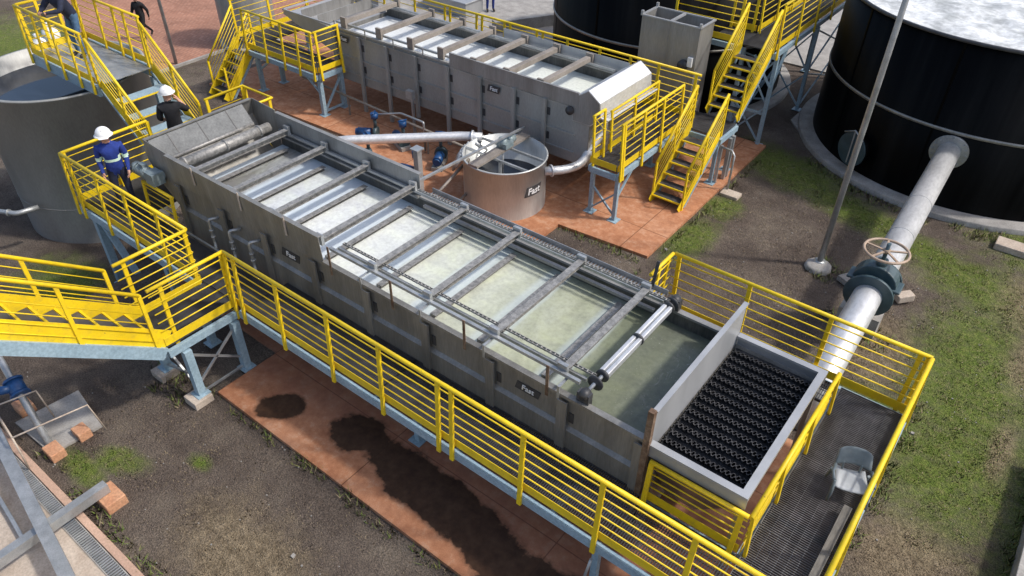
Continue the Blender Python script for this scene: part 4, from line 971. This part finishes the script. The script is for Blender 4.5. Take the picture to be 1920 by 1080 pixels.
# steel tank under the bridge
gt = thing('grey_tank', 'round grey steel tank half full of dark water beneath the bridge', 'tank', (-18.8, 6.85, -1.3))
m = MB(); m.lathe((-18.8, 6.85, 0), [(1.86, -1.4), (1.86, 2.38), (1.89, 2.38), (1.89, 2.42), (1.82, 2.42), (1.82, 0)], 96); m.build('shell', 'steel_matte', gt)
m = MB(); m.lathe((-18.8, 6.85, 0), [(1.815, 2.02), (.9, 2.02), (.01, 2.02)], 64); m.build('water', 'darkwater', gt)
for z in (-.35,):
    m = MB(); m.lathe((-18.8, 6.85, z), [(1.861, -.012), (1.868, -.01), (1.868, .01), (1.861, .012)], 96); m.build('weld_seam', 'steel_dull', gt)
sl_ = thing('site_silo', 'tall grey round silo standing beyond the steep stair', 'silo', (-26.2, 16.9, -1.47))
m = MB(); m.lathe((-26.2, 16.9, 0), [(1.05, -1.47), (1.05, 1.5), (.9, 1.8), (.2, 2.1), (.01, 2.1)], 48); m.build('shell', 'steel', sl_)
m = MB(); m.lathe((-26.2, 16.9, -1.47), [(1.2, 0), (1.2, .12), (1.04, .12)], 48); m.build('plinth', 'concrete', sl_)
elbow_pipe('tank_outlet', 'pale pipe stub with valve low on the left of the round grey tank', 'pipe', [(-19.0, 4.1, -.2), (-18.1, 4.55, -.2), (-18.0, 5.0, -.2)], .06, 'galv', None, [((-18.3, 4.45, -.2), (.9, .45, 0))], 10)

# ------------------------------------------------------------------ site furniture
def light_pole(x, y, z, h, label):
    t = thing('light_pole', label, 'light pole', (x, y, z), 'galvanised light poles')
    m = MB(); m.tube([(x, y, z), (x, y, z + h * .5), (x, y, z + h)], [.062, .055, .042], 12); m.build('shaft', 'galv', t)
    m = MB(); m.tube([(x, y, z + h), (x, y, z + h + .15), (x + .5, y + .2, z + h + .3)], .03, 8); m.box(x + .4, x + .8, y + .1, y + .32, z + h + .26, z + h + .36); m.build('luminaire', 'motor', t)
    m = MB(); m.lathe((x, y, z), [(.01, .02), (.12, .02), (.12, 0)], 12); m.build('base_plate', 'galv', t)
light_pole(-2.58, 14.03, .10, 8.6, 'slim light pole standing on a round concrete base by the gate valve')
light_pole(-26.5, 13.7, -1.5, 9.5, 'slim light pole at the edge of the red brick paving')
m = MB(); m.lathe((-2.56, 13.92, 0), [(.29, -.1), (.27, .07), (.22, .10), (.01, .11)], 11); tag(m.build('pole_base', 'concrete', None, (-2.56, 13.92, 0)), 'round lumpy concrete base of the slim light pole', 'base')
m = MB(); m.bar((-2.05, 13.86, .06), (-1.55, 13.62, .05), .28, .12, (0, .1, 1)); tag(m.build('broken_slab', 'concrete', None, (-1.8, 13.7, .05), .015), 'broken concrete slab lying between pole base and gate valve', 'slab')
rail = thing('pipe_handrail', 'short galvanised pipe handrail on a pale block at the red slab corner', 'handrail', (-5.4, 15.6, 0))
m = MB(); P = [(-5.42, 15.62, .05), (-5.42, 15.62, .95), (-5.52, 15.68, 1.03), (-5.80, 15.72, 1.03)]; m.tube(P, .027, 10); m.build('tube', 'galv', rail)
m = MB(); m.box(-5.84, -5.78, 15.70, 15.76, .05, 1.06); m.build('end_post', 'galv', rail)
m = MB(); m.box(-5.5, -5.05, 15.36, 15.66, -.05, .06); tag(m.build('concrete_block', 'palepad', None, (-5.3, 15.5, 0), .012), 'pale concrete block at the foot of the pipe handrail', 'footing', 'concrete footing blocks')
lp_ = MB()
for k in range(2):
    y = 16.0 + k * .16; lp_.box(-5.78, -5.70, y, y + .08, .05, 1.15)
for k in range(5): lp_.bar((-5.74, 16.04, .2 + k * .2), (-5.74, 16.2, .2 + k * .2), .03, .03)
tag(lp_.build('ladder_frame', 'galv', None, (-5.7, 16.1, .05)), 'narrow grey ladder frame beside the pipe handrail', 'frame')
m = MB(); m.box(.2, .9, 17.05, 17.45, -.03, .13); o = m.build('pale_block', 'palepad', None, (.5, 17.3, 0), .02); tag(o, 'pale concrete block lying on the grass right of the silver pipe', 'block'); 
m = MB(); m.bar((-.95, 13.75, .1), (-.72, 14.0, .12), .2, .16); tag(m.build('pale_block', 'palepad', None, (-.85, 13.9, .1), .02), 'small pale block beside the silver pipe by the handwheel', 'block')

# low concrete wall at the right edge
m = MB(); m.bar((2.12, -1.0, .12), (2.12, 10.9, .12), .16, .5); m.bar((2.12, -1.0, .39), (2.12, 10.9, .39), .22, .05)
tag(m.build('low_wall', 'concrete', None, (1.92, 8, 0), .01), 'low weathered concrete wall beyond the grass at the right edge', 'wall')
# long pole lying along the right guardrail and the chair
m = MB(); m.bar((-.06, 4.9, D + .12), (-.06, 7.0, D + .12), .10, .12); tag(m.build('timber_plank', 'weathered', None, (-.06, 6, D)), 'weathered plank lying on the walkway along the right guardrail', 'plank')
chx, chy, chz = -.17, 7.36, D
ct = thing('chair', 'grey plastic armchair on the right-hand end of the walkway', 'chair', (chx, chy, chz))
CM = Matrix.Translation((chx, chy, chz)) @ Matrix.Rotation(R(20), 4, 'Z') @ Matrix.Diagonal((.86, .84, .58, 1))
def C(a, b_, c): return CM @ Vector((a, b_, c))
m = MB(); n = 8   # seat: dished plate
rows = []
for i in range(n + 1):
    u = i / n - .5; row = []
    for j in range(n + 1):
        v = j / n - .5; row.append(C(u * .46 * (1 - .12 * (v + .5)), v * .44, .43 + .05 * (abs(u) * 2) ** 3 - .02 * (1 - 4 * u * u) - .02 * (v + .5)))
    rows.append(m.add(row))
for a, b_ in zip(rows, rows[1:]):
    for j in range(n): m.face([a + j, a + j + 1, b_ + j + 1, b_ + j], True)
o = m.build('seat', 'seat', ct); s_ = o.modifiers.new('thick', 'SOLIDIFY'); s_.thickness = .018
m = MB(); rows = []
for i in range(13):
    u = i / 12 - .5; row = []
    for j in range(8):
        v = j / 7; row.append(C(u * .50 * (1 - .06 * v), .20 + .12 * v - .08 * (2 * u) ** 2 * (1 - .2 * v), .62 + .36 * v - .07 * (abs(2 * u)) ** 5 * v))
    rows.append(m.add(row))
for a, b_ in zip(rows, rows[1:]):
    for j in range(7): m.face([a + j, a + j + 1, b_ + j + 1, b_ + j], True)
o = m.build('backrest', 'chair', ct); s_ = o.modifiers.new('thick', 'SOLIDIFY'); s_.thickness = .016
for s in (-1, 1):
    m = MB(); m.tube([C(s * .12, .19, .43), C(s * .13, .20, .66)], .014, 8); m.build('back_strut', 'chair', ct)
    m = MB(); m.tube([C(s * .25, .10, .66), C(s * .285, -.05, .65), C(s * .275, -.20, .63)], .022, 8); m.build('armrest', 'chair', ct)
    for y0_, y1_, zt in ((-.20, -.25, .63), (.14, .22, .44)):
        m = MB(); m.tube([C(s * .26, y0_, zt), C(s * .25, (y0_ + y1_) / 2, .25), C(s * .27, y1_, .0)], [.020, .022, .018], 8); m.build('leg', 'chair', ct)

# lower left: drain, kerb, steel frame, blue valve
m = MB(); m.prism([(-30, 1.0), (-30, -40), (20, -40), (20, -1.5), (-5.5, .80), (-7.6, 1.0)], -.08, .02); tag(m.build('concrete_apron', 'palepad'), kind='structure')
dg_ = thing('drain_channel', 'long drain channel with slotted grey grating at the lower left', 'drain', (-9, 1.12, 0))
m = MB(); x = -13.5
while x < -5.6: m.box(x, x + .022, 1.015, 1.175, .012, .034); x += .045
m.build('slotted_cover', 'galv', dg_)
m = MB(); m.box(-13.5, -5.6, 1.0, 1.014, -.05, .036); m.box(-13.5, -5.6, 1.176, 1.19, -.05, .036); m.box(-13.5, -5.6, 1.015, 1.175, -.12, -.10); m.build('channel_body', 'concrete', dg_)
m = MB(); m.box(-13.5, -5.5, 1.20, 1.31, -.08, .055); tag(m.build('kerb', 'kerbpink', None, (-9, 1.25, 0), .01), 'low pinkish kerb along the slotted drain', 'kerb')
fr = thing('steel_frame', 'crossed galvanised beams resting on the concrete at the lower left', 'beam frame', (-8.8, .9, 0))
m = MB(); m.bar((-8.73, 1.72, .26), (-8.55, -2.2, .40), .13, .16); m.build('beam', 'galv', fr)
m = MB(); m.bar((-11.6, 1.28, .42), (-6.3, .42, .42), .17, .12); m.build('beam', 'galv', fr)
m = MB(); m.bar((-9.4, .62, .1), (-8.8, .55, .1), .05, .05); m.bar((-11.2, .8, .1), (-9.4, .62, .1), .05, .05); m.build('brace', 'galv', fr)
for (x, y, w, d_, h, lab) in ((-8.68, 1.68, .42, .30, .16, 'orange concrete pad carrying the end of the galvanised beam'), (-10.17, 1.60, .30, .22, .14, 'orange concrete pad beside the grass, nearer the drain'), (-10.22, 2.06, .26, .2, .14, 'orange concrete pad at the end of the thin handrail'), (-11.5, 1.75, .3, .24, .14, 'orange concrete pad below the blue valve at the left edge')):
    m = MB(); m.box(x - w / 2, x + w / 2, y - d_ / 2, y + d_ / 2, -.05, h); tag(m.build('orange_pad', 'redpad', None, (x, y, 0), .012), lab, 'pad', 'orange concrete pads')
m = MB(); m.prism([(-11.3, 1.5), (-10.2, 1.55), (-10.15, 2.35), (-11.2, 2.5)], -.06, .03); tag(m.build('concrete_slab', 'concrete', None, (-10.8, 1.9, 0)), 'grey concrete slab under the pipe with the blue valve', 'slab')
hr = thing('thin_handrail', 'thin pale metal handrail frame above the orange pads at the lower left', 'handrail', (-10.2, 1.7, 0))
m = MB(); m.tube([(-10.15, 1.22, .75), (-10.0, 2.25, .68), (-9.92, 2.32, .1)], .014, 8); m.build('rail', 'palepad', hr)
m = MB(); m.tube([(-10.15, 1.22, .75), (-10.15, 1.2, .02)], .014, 8); m.tube([(-11.0, 1.32, .75), (-10.15, 1.22, .75)], .014, 8); m.tube([(-11.0, 1.32, .75), (-11.0, 1.3, .02)], .014, 8); m.tube([(-11.0, 1.32, .75), (-10.9, 1.9, .70), (-10.9, 1.95, .05)], .014, 8); m.build('frame', 'palepad', hr)
vp = elbow_pipe('valve_pipe', 'pale upright pipe with a blue valve at the left edge', 'pipe', [(-12.6, 1.95, 1.45), (-10.35, 1.62, .03)], .055, 'galv', None, [], 12)
q0 = V(-12.6, 1.95, 1.45); q1 = V(-10.35, 1.62, .03); qd = (q1 - q0).normalized(); qc = lerp(q0, q1, .58)
m = MB(); m.tube([qc - qd * .13, qc + qd * .13], .13, 16); m.tube([qc - qd * .15, qc - qd * .11], .15, 16); m.tube([qc + qd * .11, qc + qd * .15], .15, 16); m.tube([qc, qc + V(-.05, -.28, .1)], .07, 12); m.build('valve', 'valveblue', vp)

# background bits along the top edge
m = MB(); m.bar((-16.75, 20.6, .2), (-14.2, 25.2, .2), .35, .42); tag(m.build('kerb_wall', 'concrete', None, (-16, 22, 0)), 'diagonal concrete kerb wall left of the further black tank', 'wall')
for i, (x, y, w, d_, h) in enumerate(((-19.6, 21.6, 2.2, 1.0, .5), (-22.2, 19.9, 1.6, .9, .6))):
    m = MB(); m.box(x - w / 2, x + w / 2, y - d_ / 2, y + d_ / 2, .02, h); m.box(x - w / 2 - .05, x + w / 2 + .05, y - d_ / 2 - .05, y + d_ / 2 + .05, h, h + .06)
    tag(m.build('site_crate', 'steel_light', None, (x, y, 0), .02), ('pale metal case standing beside the person in blue at the top edge', 'pale metal case at the top edge behind the left end of the far tank')[i], 'case', 'pale cases in the yard')
for (x, y, s_) in ((-5.0, 20.9, .5), (-5.05, 22.3, .7), (-4.9, 23.6, .6)):
    m = MB(); m.box(x - s_ * .3, x + s_ * .3, y - s_ * .5, y + s_ * .5, .025, .16); o = m.build('paving_slab', 'palepad', None, (x, y, 0), .012)
    tag(o, {20.9: 'pale slab on the path beside the large black tank, the nearest of three', 22.3: 'pale slab on the path beside the large black tank, the middle of three', 23.6: 'pale slab on the path beside the large black tank, the furthest of three'}[y], 'slab', 'pale slabs between the black tanks')

# ------------------------------------------------------------------ people
def person(label, loc, heading, pose, top, legs, extra=None, helmet=True, group='people on the site', lean=0.):
    """pose: joints in metres, x right, y forward, z up; the body is one skinned surface"""
    J = dict(pelvis=(0, 0, .96), waist=(0, .0, 1.10), chest=(0, .01, 1.30), collar=(0, .0, 1.45), neck=(0, .02, 1.53), jaw=(0, .05, 1.60), crown=(0, .04, 1.70), nose=(0, .145, 1.625), chin=(0, .11, 1.565),
             hipL=(-.10, 0, .90), hipR=(.10, 0, .90), kneeL=(-.11, .03, .49), kneeR=(.11, .03, .49), ankL=(-.115, -.02, .09), ankR=(.115, -.02, .09), toeL=(-.13, .17, .04), toeR=(.13, .17, .04),
             shL=(-.19, -.0, 1.42), shR=(.19, -.0, 1.42), elL=(-.25, -.03, 1.14), elR=(.25, -.03, 1.14), wrL=(-.24, .08, .91), wrR=(.24, .08, .91), earL=(-.085, .03, 1.63), earR=(.085, .03, 1.63))
    J.update(pose)
    J = {k: Vector(v) for k, v in J.items()}
    rad = dict(pelvis=.145, waist=.165, chest=.185, collar=.12, neck=.058, jaw=.082, crown=.085, nose=.016, chin=.035, hipL=.098, hipR=.098, kneeL=.062, kneeR=.062, ankL=.046, ankR=.046, toeL=.04, toeR=.04, shL=.088, shR=.088, elL=.062, elR=.062, wrL=.033, wrR=.033, earL=.018, earR=.018)
    E = [('pelvis', 'waist', 'top'), ('waist', 'chest', 'top'), ('chest', 'collar', 'top'), ('collar', 'neck', 'skin'), ('neck', 'jaw', 'skin'), ('jaw', 'crown', 'skin'), ('jaw', 'nose', 'skin'), ('neck', 'chin', 'skin'), ('jaw', 'earL', 'skin'), ('jaw', 'earR', 'skin'),
         ('pelvis', 'hipL', 'legs'), ('pelvis', 'hipR', 'legs'), ('hipL', 'kneeL', 'legs'), ('hipR', 'kneeR', 'legs'), ('kneeL', 'ankL', 'legs'), ('kneeR', 'ankR', 'legs'), ('ankL', 'toeL', 'boot'), ('ankR', 'toeR', 'boot'),
         ('collar', 'shL', 'top'), ('collar', 'shR', 'top'), ('shL', 'elL', 'top'), ('shR', 'elR', 'top'), ('elL', 'wrL', 'fore'), ('elR', 'wrR', 'fore')]
    for s in 'LR':
        w = J['wr' + s]; fd = (w - J['el' + s]).normalized(); sx = V(1, 0, 0) if s == 'L' else V(-1, 0, 0)
        sx = (sx - fd * sx.dot(fd)).normalized(); up = sx.cross(fd).normalized()
        palm = w + fd * .075; J['palm' + s] = palm; rad['palm' + s] = .036; E.append(('wr' + s, 'palm' + s, 'skin'))
        for i, (o_, ln) in enumerate(((-.030, .066), (-.010, .078), (.011, .074), (.031, .058))):
            k = palm + up * o_ + fd * .022; kn = k + fd * ln * .55 + sx * .012; tp = kn + fd * ln * .40 + sx * .03
            for nm, p, r_ in (('k', k, .011), ('m', kn, .0095), ('t', tp, .008)): J[nm + s + str(i)] = p; rad[nm + s + str(i)] = r_
            E += [('palm' + s, 'k' + s + str(i), 'skin'), ('k' + s + str(i), 'm' + s + str(i), 'skin'), ('m' + s + str(i), 't' + s + str(i), 'skin')]
        k = w + fd * .035 + up * -.038 + sx * .012; tp = k + fd * .045 - up * .012 + sx * .025
        J['q' + s] = k; J['u' + s] = tp; rad['q' + s] = .013; rad['u' + s] = .010; E += [('wr' + s, 'q' + s, 'skin'), ('q' + s, 'u' + s, 'skin')]
    names = list(J); ix = {n: i for i, n in enumerate(names)}
    me = bpy.data.meshes.new('person'); me.from_pydata([tuple(J[n]) for n in names], [(ix[a], ix[b_]) for a, b_, _ in E], [])
    tmp = bpy.data.objects.new('person_skeleton', me); col.objects.link(tmp)
    sk = tmp.modifiers.new('skin', 'SKIN'); sk.use_smooth_shade = True; sk.branch_smoothing = .3
    sv = me.skin_vertices[0].data
    for n in names: sv[ix[n]].radius = (rad[n], rad[n]); sv[ix[n]].use_root = (n == 'pelvis')
    ss = tmp.modifiers.new('sub', 'SUBSURF'); ss.levels = 2; ss.render_levels = 2
    dgp = bpy.context.evaluated_depsgraph_get(); dgp.update()
    body = bpy.data.meshes.new_from_object(tmp.evaluated_get(dgp)); bpy.data.objects.remove(tmp)
    ex = extra or {}
    mats = [MT[top], MT[legs], MT['skin'], MT['boot'], MT[ex.get('fore', top)], MT['reflect'], MT['boot']]
    body.materials.clear()
    for m_ in mats: body.materials.append(m_)
    idm = dict(top=0, legs=1, skin=2, boot=3, fore=4)
    segs = [(J[a], J[b_], (rad[a] + rad[b_]) / 2, t) for a, b_, t in E]
    for p in body.polygons:
        c = p.center; best = None
        for a, b_, r_, t in segs:
            d_ = b_ - a; q = max(0, min(1, (c - a).dot(d_) / d_.length_squared)); ds = (c - (a + d_ * q)).length / r_
            if best is None or ds < best[0]: best = (ds, t)
        k = idm[best[1]]
        if best[1] == 'legs' and c.z > .98: k = 0
        if k in (0, 4) and ex.get('band') and ex['band'][0] < c.z < ex['band'][1]: k = 5
        if k == 2 and c.z > 1.64 and c.y < J['crown'].y - .01 and not helmet: k = 6
        p.material_index = k; p.use_smooth = True
    o = bpy.data.objects.new('person', body); col.objects.link(o); o.location = loc; o.rotation_euler = (0, 0, heading)
    tag(o, label, 'person', group)
    cr = J['crown']
    # eyes
    m = MB()
    for s in (-1, 1): m.lathe((cr.x + s * .032, J['jaw'].y + .078, J['jaw'].z + .045), [(.001, -.006), (.010, 0), (.001, .006)], 8, axis='y')
    e = m.build('eyes', 'boot'); e.parent = o
    if helmet:
        m = MB(); pr_ = [(.14 * math.cos(a_) , .145 * math.sin(a_)) for a_ in [PI / 2 * k / 8 for k in range(9)]]
        m.lathe((cr.x, cr.y - .005, cr.z - .01), [(.138, -.012)] + pr_[:-1] + [(.005, .146)], 24)
        m.lathe((cr.x, cr.y + .015, cr.z - .012), [(.13, .0), (.165, -.006), (.165, .002), (.13, .008)], 24)
        for q in range(6):
            pass
        m.bar((cr.x, cr.y - .12, cr.z + .07), (cr.x, cr.y + .10, cr.z + .10), .03, .03)
        vis = m.add([(cr.x - .11, cr.y + .12, cr.z - .012), (cr.x + .11, cr.y + .12, cr.z - .012), (cr.x + .07, cr.y + .205, cr.z - .022), (cr.x - .07, cr.y + .205, cr.z - .022)]); m.face([vis, vis + 1, vis + 2, vis + 3])
        h = m.build('helmet', 'white'); h.parent = o
    return o
person('man in a royal blue jacket with a pale reflective band and white helmet', (-13.58, 5.28, D), R(-118), dict(jaw=(.0, .08, 1.595), crown=(.0, .07, 1.695), nose=(0, .165, 1.60), chin=(0, .13, 1.55), elL=(-.235, -.03, 1.15), elR=(.235, -.03, 1.15), wrL=(-.22, .13, .95), wrR=(.22, .13, .95), shL=(-.185, 0, 1.42), shR=(.185, 0, 1.42)), 'navy', 'darknavy', {'band': (1.155, 1.225)})
person('man in black with a white helmet, raising one hand to his face', (-14.25, 6.98, D), R(50), dict(elR=(.30, .12, 1.25), wrR=(.14, .20, 1.47), elL=(-.26, -.02, 1.16), wrL=(-.20, .18, 1.05)), 'blackcloth', 'blackcloth', {'fore': 'skin'})
person('man in dark top and jeans leaning on the bridge rail with a phone', (-18.30, 7.28, BZ), R(-165), dict(pelvis=(0, -.06, .96), waist=(0, -.01, 1.08), chest=(0, .12, 1.26), collar=(0, .20, 1.40), neck=(0, .25, 1.47), jaw=(0, .32, 1.53), crown=(0, .33, 1.63), nose=(0, .42, 1.54), chin=(0, .37, 1.48), earL=(-.085, .31, 1.56), earR=(.085, .31, 1.56), shL=(-.19, .18, 1.37), shR=(.19, .18, 1.37), elL=(-.27, .36, 1.16), elR=(.27, .36, 1.16), wrL=(-.12, .58, 1.16), wrR=(.13, .56, 1.13), hipL=(-.1, -.06, .9), hipR=(.1, -.06, .9)), 'darknavy', 'jeans', {'fore': 'darknavy'}, helmet=False)
person('man in black with a white helmet striding across the red brick paving', (-29.6, 14.4, -1.47), R(-160), dict(kneeL=(-.11, .17, .52), ankL=(-.11, .22, .09), toeL=(-.12, .40, .05), kneeR=(.10, -.17, .52), ankR=(.10, -.50, .20), toeR=(.11, -.40, .06), elL=(-.26, -.14, 1.16), wrL=(-.24, -.16, .92), elR=(.26, .08, 1.15), wrR=(.22, .28, .98)), 'blackcloth', 'blackcloth', {'fore': 'blackcloth'})
person('person in blue work clothes at the top edge beyond the far tank', (-18.3, 22.3, .02), R(-130), dict(), 'navy', 'navy')
m = MB(); m.box(-.006, .006, -.04, .04, -.075, .075); ph = m.build('phone', 'blackplastic'); ph.location = (-18.02, 6.66, BZ + 1.13); ph.rotation_euler = (.3, .2, .4)
tag(ph, 'black phone held out over the bridge rail', 'phone')

# ------------------------------------------------------------------ ground cover
def in_ell(x, y, e, k=1.):
    a = R(e[4]); dx, dy = x - e[0], y - e[1]
    u = (dx * math.cos(a) + dy * math.sin(a)) / e[2]; v = (-dx * math.sin(a) + dy * math.cos(a)) / e[3]
    return math.hypot(u, v) < k
SLABS = [(-9.3, -.5, 3.9, 9.0), (-7.75, -5.5, 9, 18.4), (-20.6, -7.7, 9, 18.4)]
def blocked(x, y):
    if any(a - .02 < x < b_ + .02 and c < y < d_ for a, b_, c, d_ in SLABS): return not (-7.7 < x < -5.5 and y < 11.9)
    return math.hypot(x - EC[0], y - EC[1]) < ER + .4 or y < 1.33 or math.hypot(x + 18.8, y - 6.85) < 1.9
def blades(name, ells, count, hmin, hmax, mats, label):
    m = MB(); n = 0; tries = 0
    tot = [e[2] * e[3] for e in ells]
    while n < count and tries < count * 6:
        tries += 1
        e = random.choices(ells, tot)[0]
        r_ = math.sqrt(random.random()) * 1.25; th = random.random() * 2 * PI; a = R(e[4])
        u, v = r_ * math.cos(th) * e[2], r_ * math.sin(th) * e[3]
        x = e[0] + u * math.cos(a) - v * math.sin(a); y = e[1] + u * math.sin(a) + v * math.cos(a)
        if blocked(x, y): continue
        if noise.noise(Vector((x * 2.6, y * 2.6, 9))) < -.08 + .5 * (r_ - .75): continue
        z = ground_z(x, y); h = random.uniform(hmin, hmax); q = random.random() * 2 * PI; w = random.uniform(.006, .011)
        dx, dy = math.cos(q) * w, math.sin(q) * w; lx, ly = random.gauss(0, .5) * h, random.gauss(0, .5) * h
        b_ = m.add([(x - dx, y - dy, z - .01), (x + dx, y + dy, z - .01), (x + lx, y + ly, z + h)])
        m.cur = random.choices(range(len(mats)), [3, 2, 1][:len(mats)])[0]; m.face([b_, b_ + 1, b_ + 2]); n += 1
    o = m.build(name, mats); tag(o, label, 'grass', kind='stuff')
    o.data.polygons.foreach_set('use_smooth', [True] * len(o.data.polygons)); o.data.normals_split_custom_set_from_vertices([(0, 0, 1)] * len(o.data.vertices)); return o
MT['blade1'] = simple('grass_green', (.095, .155, .020), (.17, .225, .044), .7, 0, 3)
MT['blade2'] = simple('grass_olive', (.15, .18, .042), (.26, .25, .08), .7, 0, 3)
MT['blade3'] = simple('grass_straw', (.22, .17, .10), (.36, .29, .18), .8, 0, 3)
gnear = [e for e in GREEN if e[0] > -14]
blades('grass', gnear, 34000, .012, .038, ['blade1', 'blade2', 'blade3'], 'short green grass growing in patches round the silver pipe and drain')
dry = STRAW + [(-6.8, 2.6, 2.4, 1.0, -5), (-2.6, 12.6, 2.0, 1.6, 0), (-3.4, 15.2, 1.8, 1.2, 0), (-6.9, 10.9, 1.0, .8, 0), (.8, 7.0, .8, 2.0, 0), (-9.6, 2.8, 1.2, .8, 0), (-5, 2.6, 5, 1.3, 0), (-2.5, 13.5, 3, 3, 0), (.5, 11, 2, 4, 0)]
blades('dry_grass', dry, 15000, .012, .035, ['blade3', 'blade3'], 'thin dry straw-coloured grass scattered over the brown soil')
EDGE = [(-5.5, 3.86, 4, .10, 0), (-1.4, 4.0, .9, .1, 0), (-6.6, 11.75, 1.0, .1, 0), (-5.45, 15, .12, 3, 0), (-2.8, 17.75, 1.6, .3, -22), (.5, 17.55, 1.5, .3, 10), (-8.3, 1.42, 2.2, .1, 0), (2.0, 8, .1, 3, 0), (-1.3, 12.4, .6, .5, 0), (-2.5, 13.9, .5, .4, 0), (.2, 9.5, .15, 1.5, 0), (-10.0, 3.6, .6, .3, 0)]
blades('grass_tufts', EDGE, 5200, .05, .15, ['blade1', 'blade2', 'blade3'], 'taller grass tufts along the slab edges, plinths and legs')
pb = MB(); n = 0
while n < 420:
    x = random.uniform(-13, 2); y = random.uniform(1.4, 18)
    if blocked(x, y): continue
    s = random.choice((.008, .009, .011, .013, .026 if random.random() < .1 else .009)); z = ground_z(x, y)
    pb.hexa([(x + random.uniform(.7, 1.2) * s * a, y + random.uniform(.7, 1.2) * s * c, z + s * (1.1 if q else -.3)) for q in (0, 1) for a, c in ((-1, -1), (1, -1), (1, 1), (-1, 1))]); n += 1
tag(pb.build('pebbles', 'stone'), 'small pale pebbles scattered over the brown soil', 'pebbles', kind='stuff')

# ------------------------------------------------------------------ light, sky, camera
SUN_EL, SUN_DIR = 50, (.88, .475)
az = math.atan2(SUN_DIR[1], SUN_DIR[0])
w = bpy.data.worlds.new('World'); scene.world = w; w.use_nodes = True
nt = w.node_tree; bg = nt.nodes['Background']
sky = nt.nodes.new('ShaderNodeTexSky'); sky.sky_type = 'NISHITA'; sky.sun_disc = False
sky.sun_elevation = R(SUN_EL); sky.sun_rotation = PI / 2 - az
sky.air_density = 1.0; sky.dust_density = 3.0; sky.ozone_density = .8
nt.links.new(sky.outputs[0], bg.inputs[0]); bg.inputs[1].default_value = .15
sd_ = bpy.data.lights.new('sun', 'SUN'); sd_.energy = 2.2; sd_.angle = R(4); sd_.color = (1, .955, .89)
so = bpy.data.objects.new('sun', sd_); col.objects.link(so)
dv = Vector((math.cos(az) * math.cos(R(SUN_EL)), math.sin(az) * math.cos(R(SUN_EL)), math.sin(R(SUN_EL))))
so.rotation_euler = dv.to_track_quat('Z', 'Y').to_euler(); so.location = dv * 30

f_px, pit, yaw, roll = 1392.415, .667965, 2.224874, -.0119939
cp, sp_ = math.cos(pit), math.sin(pit)
fwv = Vector((math.cos(yaw) * cp, math.sin(yaw) * cp, -sp_)); rt = Vector((math.sin(yaw), -math.cos(yaw), 0)); dnv = fwv.cross(rt)
R2 = rt * math.cos(roll) + dnv * math.sin(roll); D2 = dnv * math.cos(roll) - rt * math.sin(roll)
cd = bpy.data.cameras.new('camera'); cam = bpy.data.objects.new('camera', cd); col.objects.link(cam)
cd.sensor_width = 36; cd.lens = f_px / 1920 * 36; cd.clip_end = 1500; cd.clip_start = .1
cam.matrix_world = Matrix(((R2.x, -D2.x, -fwv.x, 0), (R2.y, -D2.y, -fwv.y, 0), (R2.z, -D2.z, -fwv.z, 9.3), (0, 0, 0, 1)))
scene.camera = cam
scene.view_settings.view_transform = 'Standard'; scene.view_settings.look = 'None'; scene.view_settings.gamma = 1; scene.view_settings.exposure = .38
scene.render.resolution_x = 1024; scene.render.resolution_y = 576
